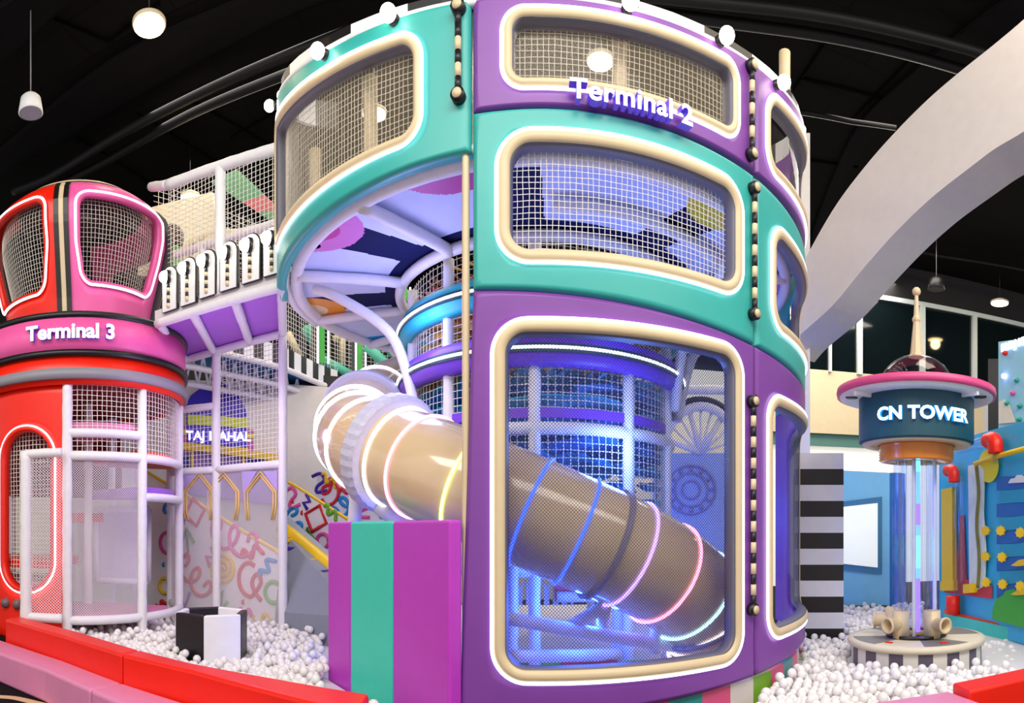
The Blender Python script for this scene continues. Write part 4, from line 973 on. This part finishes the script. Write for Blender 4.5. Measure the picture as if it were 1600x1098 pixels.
struct(MB().add(vs, fs).build('trim_2', AR))
# ================================================================== PROJECTION PANEL beyond the pit
pj = thing('projection_panel', 'pale blue projection panel with a glowing framed screen beyond the ball pit', 'screen', tuple(PR(1350, 9.4, .4)))
J0, J1 = PR(1225, 9.3, 0), PR(1390, 9.3, 0)
MB().extrude([up(J0, .4)] + [up(J1, .4), up(J1, 2.38), up(J0, 2.45)], nrm_ * .3).build('panel_board', mat('panel_sky', '#7cc4ee', .5), pj)
scr = MB().extrude([on_plane(x, y, J0, J1, .02) for x, y in ((1290, 787), (1378, 776), (1378, 897), (1290, 886))], nrm_ * -.03).build('screen_frame', mat('screen_frame', '#3a7aa8', .5), pj)
MB().extrude([on_plane(x, y, J0, J1, .06) for x, y in ((1290, 795), (1371, 786), (1371, 886), (1290, 877))], nrm_ * -.01).build('screen', mat('lit_screen', '#eef4f4', .5, emit=.3, ecol='#eef6f2'), scr)
MB().extrude([up(J1, .4), up(J1, 2.38), up(J1, 2.38) + Vector((.1, -.1, 0)), up(J1, .4) + Vector((.1, -.1, 0))], nrm_ * .3).build('panel_edge', mat('panel_edge', '#1f6fb8', .5), pj)
# ================================================================== ACTIVITY WALL on the right
Va, Vb = (4.92, 4.55), (5.81, 8.25)
wn = Vector((Vb[1] - Va[1], -(Vb[0] - Va[0]), 0)).normalized(); wn = -wn if wn.x > 0 else wn
act = thing('activity_wall', 'bright blue activity wall with clouds, clear ball tubes and yellow knobs at the right edge', 'activity wall', tuple(PR(1560, on_line(1560, Va, Vb), .4)))
def av(x, y, e=0): return on_plane(x, y, Va, Vb, e)
def apl(name, pts, e, th, m, parent=act): return MB().extrude([av(x, y, e) for x, y in pts], wn * th).build(name, m, parent)
def disc2(cx, cy, rx, ry, n=24): return [(cx + rx * math.cos(2 * PI * i / n), cy + ry * math.sin(2 * PI * i / n)) for i in range(n)]
SKY = mat('activity_blue', '#2fb2e4', .4); SEA1 = mat('sea_blue', '#1765b8', .45); SEA2 = mat('sea_teal', '#1c9cc4', .45); WHT = mat('cloud_white', '#f0f2f4', .5)
Z0, Z1 = Vector((Va[0], Va[1], 0)) + (Vector((Va[0], Va[1], 0)) - Vector((Vb[0], Vb[1], 0))) * .45, Vector((5.41, 6.58, 0))
MB().extrude([up(Z0, .3), up(Z1, .3), up(Z1, 2.7), up(Z0, 2.7)], -wn * .12).build('wall_board', SKY, act)
y = 745; i = 0
while y < 950:
    off = 5 * (i % 2)
    apl('sea_band', [(1560 + off, y), (1590, y - 1), (1640, y - 8), (1640, y + 17), (1590, y + 19), (1560 + off, y + 21)], .012, .012 + .004 * (i % 2), (SEA1, SEA2)[i % 2]); y += 21; i += 1
apl('cloud', [(1580, 755), (1584, 748), (1590, 747), (1594, 742), (1601, 742), (1607, 748), (1616, 753)], .03, .012, WHT)
apl('sun_disc', disc2(1549, 728, 15, 26), .03, .015, mat('sun_yellow', '#f0e020', .45))
apl('hill', [(1556, 966), (1557, 948), (1563, 935), (1572, 930), (1577, 922), (1588, 920), (1598, 928), (1640, 930), (1640, 990)], .03, .02, mat('hill_green', '#3fae3a', .5))
apl('palm_mirror', [(1518, 728), (1535, 724), (1543, 735), (1541, 800), (1545, 860), (1543, 915), (1530, 922), (1520, 920)], .03, .02, mat('mirror_sheet', '#dfe8dc', .1, vary=.3, bscale=4))
MB().tube(spline([av(x, yy, .06) for x, yy in ((1532, 728), (1536, 770), (1533, 820), (1537, 870), (1535, 918))], 5), .022, 8).build('vine', mat('vine_olive', '#7a7a3a', .6), act)
apl('yellow_panel', [(1480, 765), (1497, 761), (1498, 905), (1500, 908), (1500, 922), (1478, 922), (1478, 910), (1481, 906)], .03, .06, YELLOW)
apl('red_city', [(1478, 925), (1478, 905), (1484, 900), (1500, 860), (1503, 805), (1508, 805), (1512, 905), (1552, 915), (1552, 935)], .012, .015, mat('city_red', '#c8384a', .5))
apl('yellow_box', [(1519, 912), (1531, 911), (1531, 925), (1519, 926)], .03, .1, YELLOW)
MB().tube([av(x, yy, .1) for x, yy in ((1535, 725), (1565, 715), (1640, 695))], .03, 8).build('yellow_rail', YELLOW, act)
for x, y0, y1 in ((1505, 735, 925), (1513, 740, 925), (1569, 685, 725)):
    p, q = av(x, y1, .1), av(x, y0, .1); MB().tube([p, q], .045, 14, caps=False).build('clear_tube', ACR, act)
MB().tube([av(1500, 705, .12), av(1562, 688, .12)], .07, 14, caps=False).build('clear_tube', ACR, act)
for x, y in ((1500, 735), (1565, 688)):
    o = av(x, y, .12); dr_ = (Z0 - Z1).normalized(); r_ = .075 if x == 1500 else .09
    MB().tube(spline([o - dr_ * .12, o, o + dr_ * .06 - Vector((0, 0, .05)), o + dr_ * .07 - Vector((0, 0, .16))], 5), r_, 14).build('red_elbow', RED, act)
for x, y in ((1502, 942),):
    MB().tube([av(x, 958, .12), av(x, 930, .12)], .09, 14).build('red_blower', RED, act)
knob = None
for x, y in ((1549, 829), (1573, 829), (1549, 869), (1575, 870), (1550, 909), (1576, 912), (1604, 832), (1604, 915)):
    o = av(x, y, .07); kf = (wn - Vector((o.x, o.y, 0)).normalized() * 1.0).normalized(); t_ = Vector((-kf.y, kf.x, 0)); pts = []
    for i in range(24):
        a = 2 * PI * i / 24; r = .052 + .008 * math.cos(a * 8); pts.append(o + t_ * (r * math.cos(a)) + Vector((0, 0, r * math.sin(a))))
    kb = MB().extrude(pts, kf * .03).build('flower_knob', YELLOW, act)
    MB().tube([o - wn * .05, o + wn * .005], .02, 8).build('knob_stem', YELLOW, kb)
for y in (880, 925):
    apl('yellow_fin', [(1590, y + 3), (1603, y - 6), (1640, y - 12), (1640, y), (1600, y + 4)], .04, .05, YELLOW)
# curb in front of it
k0, k1 = PZ(1475, 955, .46), PZ(1620, 985, .46); k2, k3 = PZ(1475, 945, .46), PZ(1620, 962, .46)
o = MB().slab([k0, k1, k3, k2], .1, .46).build('pit_kerb', [mat('kerb_red', '#e8461c', .45)], bevel=.01); tag(o, 'long red-topped kerb with turquoise face along the blue activity wall', 'kerb')
MB().wall(k0 - Vector((.02, .02, 0)), k1 - Vector((.02, .02, 0)), .1, .44, .012).build('kerb_face', mat('kerb_turquoise', '#3cc8bc', .45), o)
# ================================================================== climbing wall with lit name, top right
cw = thing('climbing_wall', 'light blue climbing wall panel with round holds and a lit name, upper right edge', 'climbing wall', tuple(PR(1590, 8.6, 2.7)))
Ka, Kb = PR(1556, 9.0, 0), PR(1680, 7.9, 0)
kw = lambda x, y, e=0: on_plane(x, y, Ka, Kb, e)
kn = (kw(1580, 600, .1) - kw(1580, 600, 0)).normalized()
MB().extrude([kw(1560, 534), (kw(1680, 520)), kw(1680, 690), kw(1560, 690)], -kn * .1).build('wall_board', mat('climb_sky', '#9fd4e4', .4), cw)
MB().extrude([kw(x, y, .01) for x, y in ((1562, 662), (1562, 628), (1570, 624), (1578, 632), (1583, 645), (1588, 660))], kn * .01).build('cloud', mat('cloud_peach', '#f0e2c8', .5), cw)
for x, y, c in ((1572, 552, RED), (1590, 594, 'hold_teal'), (1584, 614, PINK), (1575, 630, 'hold_teal'), (1595, 634, 'hold_teal'), (1594, 655, 'hold_teal')):
    m = c if not isinstance(c, str) else mat('hold_teal', '#2fa890', .4); mb = MB(); mb.sphere(kw(x, y, .02), .045, 10, 0, .8); mb.build('climbing_hold', m, cw)
MB().sphere(kw(1571, 588, .03), .04, 12).build('round_lamp', mat('violet_lamp', '#c0b0ff', .3, emit=5, ecol='#b8a8ff'), cw)
vs_, fs_ = text_geo('BURJ KHALIFA', .15, .01, .006, 1.0); o = kw(1567, 550, .03); w0 = min(v.x for v in vs_); kd = (Kb - Ka).normalized()
MB().add([o + kd * (v.x - w0) + Vector((0, 0, v.y)) + kn * v.z for v in vs_], fs_).build('sign_lettering', LETTER, cw)
# ================================================================== pads, lower right
o = MB().slab([Vector((2.44, 2.69)).to_3d(), Vector((3.4, 2.66)).to_3d(), Vector((3.4, 2.86)).to_3d(), Vector((2.485, 2.9)).to_3d()], .1, .6).build('padded_kerb', RED, bevel=.02)
tag(o, 'short red padded kerb at the bottom right corner', 'padded kerb')
o = MB().slab([Vector((1.75, 2.45)).to_3d(), Vector((2.43, 2.45)).to_3d(), Vector((2.47, 2.915)).to_3d(), Vector((1.85, 3.0)).to_3d()], .1, .55).build('padded_step', SOFTPINK, bevel=.02)
tag(o, 'low pink padded step at the bottom edge beside the right red kerb', 'padded step')
# ================================================================== ROOM
FL = mat('floor_dark', '#151316', .8, spec=.1)
struct(MB().slab([(-16, -1, 0), (16, -1, 0), (16, 24, 0), (-16, 24, 0)], -.1, .1).build('floor', FL))
mb = MB()
def swoosh(pts, w_):
    v = spline([PZ(x, y, .1) for x, y in pts], 6); vs = []
    for i, p in enumerate(v):
        t = (v[min(i + 1, len(v) - 1)] - v[max(i - 1, 0)]).normalized(); n_ = Vector((-t.y, t.x, 0)) * w_ / 2; vs += [p + n_ + Vector((0, 0, .002)), p - n_ + Vector((0, 0, .002))]
    mb.add(vs, [(2 * i, 2 * i + 2, 2 * i + 3, 2 * i + 1) for i in range(len(v) - 1)])
swoosh([(-20, 1088), (20, 1090), (60, 1099), (110, 1110)], .1); swoosh([(-30, 1100), (10, 1102), (40, 1112)], .05)
o = mb.build('floor_swirl', mat('floor_cream', '#d9b48c', .5)); o['kind'] = 'structure'
CZ = 8.5
cm = mat('ceiling_black', '#060505', .8, spec=.1)
nt = cm.node_tree; br = nt.nodes.new('ShaderNodeTexBrick'); br.inputs['Scale'].default_value = .35; br.inputs['Mortar Size'].default_value = .006
br.inputs['Color1'].default_value = lin('#0b0a0a'); br.inputs['Color2'].default_value = lin('#0f0d0c'); br.inputs['Mortar'].default_value = lin('#050505')
tc = nt.nodes.new('ShaderNodeTexCoord'); nt.links.new(tc.outputs['Object'], br.inputs['Vector']); nt.links.new(br.outputs['Color'], nt.nodes['Principled BSDF'].inputs['Base Color'])
struct(MB().slab([(-18, -1, 0), (18, -1, 0), (18, 26, 0), (-18, 26, 0)], CZ, CZ + .1).build('ceiling', cm))
PIPE = mat('pipe_black', '#121113', .55, spec=.25)
for k, pts in enumerate(([(20, 300), (84, 273), (197, 205), (309, 148), (450, 86), (620, 25), (800, -5), (980, -8), (1150, 8), (1388, 45), (1523, 80), (1620, 112)], [(100, 285), (169, 250), (295, 180), (450, 115), (620, 55), (800, 22), (980, 18), (1150, 37), (1314, 61), (1486, 104), (1620, 150)])):
    o = MB().tube(spline([PZ(x, y, 8.15) for x, y in pts], 6), .07, 10).build('ceiling_pipe', PIPE)
    tag(o, ('upper of two black curved ceiling pipes', 'lower of two black curved ceiling pipes')[k], 'pipe')
def beam(name, top_, low_, z, m):
    a = spline([PZ(x, y, z) for x, y in top_], 5); b_ = spline([PZ(x, y, z) for x, y in low_], 5); n_ = len(a); h = Vector((0, 0, CZ - z))
    struct(MB().add(a + b_ + [p + h for p in a] + [p + h for p in b_], [f for i in range(n_ - 1) for f in ((i, i + 1, n_ + i + 1, n_ + i), (i, 2 * n_ + i, 2 * n_ + i + 1, i + 1), (n_ + i, n_ + i + 1, 3 * n_ + i + 1, 3 * n_ + i))]).build(name, m))
BM = mat('beam_charcoal', '#0e0c0f', .8, spec=.1)
beam('trim_3', [(-40, 262), (0, 239), (169, 104), (366, 11), (520, -60)], [(-40, 315), (20, 262), (98, 219), (281, 112), (520, -5)], 8.4, BM)
beam('trim_4', [(-60, 60), (0, 15), (60, -25), (100, -45)], [(-60, 135), (0, 100), (100, 10), (150, -30)], 8.4, BM)
beam('trim_5', [(1270, 360), (1330, 215), (1420, 120), (1520, 40), (1620, -30)], [(1262, 400), (1345, 240), (1440, 150), (1540, 80), (1640, 0)], 8.44, BM)
for k, pts in enumerate(([(1250, 175), (1330, 190), (1400, 200)], [(1390, 385), (1470, 400), (1620, 425)])):
    o = MB().tube([PZ(x, y, 8.2) for x, y in pts], .04, 8).build('ceiling_rail', PIPE); tag(o, ('thin black rail on the ceiling between tower and white arch', 'thin black rail on the ceiling under the white arch')[k], 'rail')
mb = MB()
for pts in ([(1240, 140), (1290, 65)], [(1330, 190), (1420, 95)], [(1250, 122), (1390, 158)], [(1262, 250), (1340, 262)], [(215, 178), (352, 262)], [(300, 158), (436, 236)], [(120, 215), (240, 290)], [(360, 215), (440, 170)], [(85, 30), (170, 65), (250, 5)]):
    mb.tube([PZ(x, y, 8.48) for x, y in pts], .02, 6)
struct(mb.build('trim_13', mat('seam_black', '#020202', .8, spec=.05)))
# walls
BW = mat('wall_cream', '#dcd6cc', .7); DK = mat('wall_dark', '#17161a', .7)
b0, b1 = Vector((-9.5, 5.81, 0)), Vector((-.2, 12.39, 0))
struct(MB().wall(b0, b1, .1, 4.0, .15).build('wall_back', BW))
struct(MB().wall(b0 * 1.02, b1 * 1.02, 4.0, 4.25, .15).build('trim_6', mat('wall_cap', '#1a1a1c', .6)))
struct(MB().wall((-16, 13), (0, 20), .1, CZ, .15).build('wall_left', DK))
struct(MB().wall((-.2, 12.5), (4.6, 13.2), .1, 3.9, .15).build('wall_centre', BW))
r0, r1 = PR(1150, 15.2, 0), PR(1580, 18.2, 0); rr_ = (r1 - r0).normalized()
def rwp(x, y, e=0): return on_plane(x, y, r0, r1, e)
rn = (rwp(1400, 600, .1) - rwp(1400, 600)).normalized()
r2 = r1 + rr_ * 4
struct(MB().wall(r0, r2, 3.95, 5.55, .2).build('wall_right', mat('wall_warm', '#e6d3ae', .7)))
struct(MB().wall(r0, r2, 7.6, CZ, .2).build('trim_7', DK))
struct(MB().wall(r0 - rn * .1, r2 - rn * .1, 3.65, 3.95, .2).build('trim_8', mat('wall_green_band', '#5d8f86', .6)))
struct(MB().wall(r0 - rn * .2, r2 - rn * .2, .1, 3.65, .2).build('trim_9', mat('lit_wall_glow', '#f4f2ec', .7, emit=.4, ecol='#fffaf0')))  # wall is no lamp: emission stands in for light falling on it
GLZ = mat('dark_glass', '#0c1518', .06, spec=.6)
w1 = MB().wall(r0, r2, 5.55, 7.6, .08).build('window_1', GLZ); w1['kind'] = 'structure'
mb = MB(); mb.extrude([up(r0, 7.5) + rn * .03, up(r2, 7.5) + rn * .03, up(r2, 7.62) + rn * .03, up(r0, 7.62) + rn * .03], rn * .06)
for x in (1296, 1342, 1440, 1521):
    rho = on_line(x, r0, r1); c = PR(x, rho, 0) + rn * .05; mb.box((c.x, c.y, 6.55), (.14 if x != 1296 else .07, .1, 2.1), math.atan2(rr_.y, rr_.x))
mb.build('window_frame', mat('frame_white', '#cfd8d6', .5), w1)
kcol = PR(1553, 10.6, 0); struct(MB().box((kcol.x, kcol.y, 3.4), (.2, .3, 2.0), -.77).build('trim_10', mat('post_black', '#121012', .5)))
kc2 = PR(1541, 11.5, 0); struct(MB().box((kc2.x, kc2.y, 3.2), (.1, .2, 1.9), -.77).build('trim_11', mat('post_white', '#d8d8d8', .5)))
# bright structures seen through the bridge netting
bk = thing('striped_canopy', 'green and red striped slanted canopy seen through the bridge netting', 'canopy', tuple(P(400, 320, 10)))
GS = mat('canopy_green', '#0a5c20', .6); RS = mat('canopy_red', '#8e0e1e', .6)
q = [P(330, 285, 10.5), P(368, 268, 10.5), P(455, 350, 9.6), P(430, 350, 9.6)]
for i in range(4):
    t0, t1 = i / 4, (i + 1) / 4 - .001
    MB().extrude([q[0].lerp(q[3], t0), q[1].lerp(q[2], t0), q[1].lerp(q[2], t1), q[0].lerp(q[3], t1)], (.02, .04, .05)).build('canopy_strip', (GS, GS, RS, GS)[i], bk)
bh = MB().extrude([P(x, y, 10.8) for x, y in ((215, 330), (330, 300), (345, 380), (300, 440), (215, 430))], (.05, .1, 0)).build('cream_bulkhead', mat('bulkhead_cream', '#e8d8b4', .6))
tag(bh, 'cream bulkhead glowing warm behind the turret cabin and bridge net', 'bulkhead')
mb = MB()
for o_ in (0, 22, 44): mb.tube(spline([P(250 + o_, 440, 10.2), P(270 + o_, 400, 10.2), P(310 + o_, 372, 10.2), P(350 + o_, 362, 10.2), P(420, 372, 10.2)], 6), .05, 8)
tag(mb.build('curved_pipes', CREAM), 'bundle of cream curved pipes behind the bridge net', 'pipes')
pl = thing('toy_palm', 'green plush palm figure behind the turret cabin window edge', 'decoration', tuple(P(268, 430, 8.9)))
MB().tube([P(268, 440, 8.9), P(266, 390, 8.9)], .14, 12).build('trunk', GREEN, pl); MB().sphere(P(268, 372, 8.9), .19, 16).build('crown', mat('crown_brown', '#4a3018', .6), pl)
# ================================================================== ceiling lamps and speakers
WARM = mat('lamp_glow', '#ffedc0', .3, emit=14, ecol='#ffe2a0')
def pendant(x, y, z, label, r=.18):
    p = PZ(x, y, z); t = thing('ceiling_lamp', label, 'lamp', tuple(p), 'round ceiling lamps')
    MB().lathe([(.001, -.02), (r * .8, -.02), (r, 0), (r, .03), (r * .5, .09), (.001, .1)], p, 28).build('lamp_body', mat('lamp_shell', '#d8c8a8', .4), t)
    MB().lathe([(.001, -.025), (r * .9, -.025), (r * .92, -.012)], p, 28).build('lamp_disc', WARM, t)
    MB().tube([p + Vector((0, 0, .1)), up(p, CZ)], .008, 6).build('hanging_cord', BLACK, t)
    lamp('ceiling_lamp_light', 'POINT', (p.x, p.y, p.z - .15), 22, (1, .82, .5), radius=.15)
pendant(233, 38, 7.5, 'round glowing ceiling lamp hanging above the left red turret', .2)
pendant(938, 95, 7.5, 'round glowing lamp added for a reflection in the top purple window')  # added lamp, imitates a lamp mirrored in the vinyl pane
pendant(585, 178, 7.5, 'round glowing lamp added for a reflection in the curved teal window')  # hung here to stand for a reflected lamp on the teal side pane
pendant(297, 308, 7.5, 'round glowing lamp seen through the bridge net')
pendant(1562, 473, 7.3, 'round glowing ceiling lamp at the far right beyond the white arch', .24)
def speaker(x, y, z, m, label, s=1):
    p = PZ(x, y, z); t = thing('pendant_speaker', label, 'speaker', tuple(p))
    MB().lathe([(.001, .22 * s), (.1 * s, .215 * s), (.135 * s, .18 * s), (.165 * s, 0), (.15 * s, -.01 * s)], p, 32).build('speaker_body', m, t)
    MB().lathe([(.001, 0), (.15 * s, -.005 * s)], p, 32).build('speaker_grille', mat('grille_' + m.name, '#c8c0dc' if m is WHITE else '#3a3a40', .6), t)
    MB().tube([p + Vector((0, 0, .22 * s)), up(p, CZ)], .01, 6).build('hanging_cord', mat('cord_grey', '#77777c', .5), t)
speaker(48, 176, 7.05, WHITE, 'white hanging speaker at the upper left, under the dark ceiling')
speaker(1463, 452, 7.0, BLACK, 'black hanging speaker below the white arch', 1.2)
# ================================================================== BALL PIT
BALLM = mat('pit_ball', '#ece8e7', .35, vary=.03); r_b = .0385
def inside(p, poly):
    c = False
    for i in range(len(poly)):
        a, b_ = poly[i], poly[i - 1]
        if (a[1] > p[1]) != (b_[1] > p[1]) and p[0] < (b_[0] - a[0]) * (p[1] - a[1]) / (b_[1] - a[1]) + a[0]: c = not c
    return c
xy = lambda v: (v.x, v.y)
left_pit = [xy(v) for v in (rb[1], rb[2], rb[3], rb2[1], rb2[2], rb2[3])] + [(-.35, 3.45), xy(A), xy(A + nrm * .6), xy(PR(560, 7.5, 0)), xy(PR(440, 7.5, 0)), xy(PR(330, 8.3, 0)), xy(PR(215, 8.6, 0)), xy(PR(20, 7.6, 0))]
right_pit = [xy(PR(1130, 3.5, 0)), (1.9, 3.02), (2.5, 2.93), (3.3, 2.9), xy(k1), xy(k0), xy(PR(1440, 9.6, 0)), xy(PR(1390, 9.2, 0)), xy(PR(1225, 9.2, 0)), xy(PR(1215, 7.3, 0)), xy(PR(1240, 5.3, 0)), xy(PR(1175, 4.15, 0))]
bed = MB(); bz = .3
for pl_ in (left_pit, right_pit, [(TC[0] + 2.4 * math.sin(i * .3), TC[1] - 2.4 * math.cos(i * .3)) for i in range(21)], [(-1.6, 6.4), (2.4, 6.4), (3.2, 10.4), (-1.6, 10.4)]):
    bed.slab(pl_, .1, bz); bz -= .012
struct(bed.build('trim_12', mat('pit_bed', '#d8d4da', .6)))
spots = []; st = .079
for poly, bias in ((left_pit, .0), (right_pit, .0)):
    x0, x1 = min(p[0] for p in poly), max(p[0] for p in poly); y0, y1 = min(p[1] for p in poly), max(p[1] for p in poly)
    ca, sa = math.cos(.3), math.sin(.3)
    for iu in range(-160, 400):
        for iv in range(-160, 400):
            u, v = (iu + .5 * (iv % 2)) * st, iv * st * .866
            xx, yy = x0 + u * ca - v * sa, y0 + u * sa + v * ca
            xx, yy = xx + .11 * math.sin(2.3 * yy + xx) + .03 * math.sin(9 * yy), yy + .11 * math.sin(2.1 * xx + 1.3 * yy) + .03 * math.sin(8 * xx)
            if not (x0 < xx < x1 and y0 < yy < y1) or not inside((xx, yy), poly): continue
            px = HX + F * math.atan2(xx, yy); hyp = math.hypot(xx, yy)
            ok = math.hypot(xx - TC[0], yy - TC[1]) > TR or px < 500
            if math.hypot(xx - CC[0], yy - CC[1]) < .66 or math.hypot(xx - cx_, yy - cy_) < .4 or px > 1605 or px < -5: ok = False
            q_ = Vector((xx, yy, 0)) - A; s1, s2 = q_.dot(d), q_.dot(nrm)
            if -.04 < s1 < (B - A).length + .05 and -.04 < s2 < .15: ok = False
            if Vector((xx - pc.x, yy - pc.y)).length < .42: ok = False
            if not ok: continue
            hz = .345 + .035 * math.sin(xx * 2.3 + 1) * math.cos(yy * 1.9) + random.uniform(-.02, .02)
            if px > 1440 and hyp > 5.3: hz -= .15
            spots.append((xx + random.uniform(-.006, .006), yy + random.uniform(-.006, .006), hz, hyp))
            if random.random() < .22: spots.append((xx + .039, yy + .022, hz + random.uniform(.045, .065), hyp))
spots.sort(key=lambda s: s[3])
near, rest = spots[:300], spots[300:]
ball = MB().sphere((0, 0, 0), r_b, 16).build('pit_ball', BALLM); ball.location = near[0][:3]
GB = 'loose white balls in the ball pit'
LABL = 'white plastic ball at the left side of the pit, near the red kerb'; LABR = 'white plastic ball at the right side of the pit, before the round base'
tag(ball, LABL if near[0][0] < 0 else LABR, 'ball', GB)
for s in near[1:]:
    o = ball.copy(); COL.objects.link(o); o.location = s[:3]; o.rotation_euler = (random.uniform(0, 3), random.uniform(0, 3), 0); o['label'] = LABL if s[0] < 0 else LABR
for x, lb in ((1553, 'white ball resting on the red kerb ledge, nearest the round base'), (1573, 'middle of three white balls resting on the red kerb ledge'), (1595, 'white ball on the red kerb ledge at the right edge')):
    o = ball.copy(); COL.objects.link(o); rho = on_line(x, k0, k1) + .12; o.location = PR(x, rho, .46 + r_b); o['label'] = lb; o['group'] = 'white balls on the kerb ledge'
import numpy as np
def ball_mass(name, pts, label, n):
    t = MB().sphere((0, 0, 0), r_b, n); v = np.array(t.v, dtype=np.float32); f = t.f; nv = len(v)
    P_ = np.array([p[:3] for p in pts], dtype=np.float32); V = (P_[:, None, :] + v[None]).reshape(-1, 3)
    fs = [tuple(k + i * nv for k in q) for i in range(len(pts)) for q in f]
    me = bpy.data.meshes.new(name); me.from_pydata(V.tolist(), [], fs); me.materials.append(BALLM); me.polygons.foreach_set('use_smooth', [True] * len(fs)); me.update()
    o = bpy.data.objects.new(name, me); COL.objects.link(o); tag(o, label, 'balls', None, 'stuff'); return o
ball_mass('ball_mass', [s for s in rest if s[0] < 0], 'mass of white balls filling the pit left of the tower', 10)
ball_mass('ball_mass', [s for s in rest if s[0] >= 0], 'mass of white balls filling the pit right of the tower', 10)
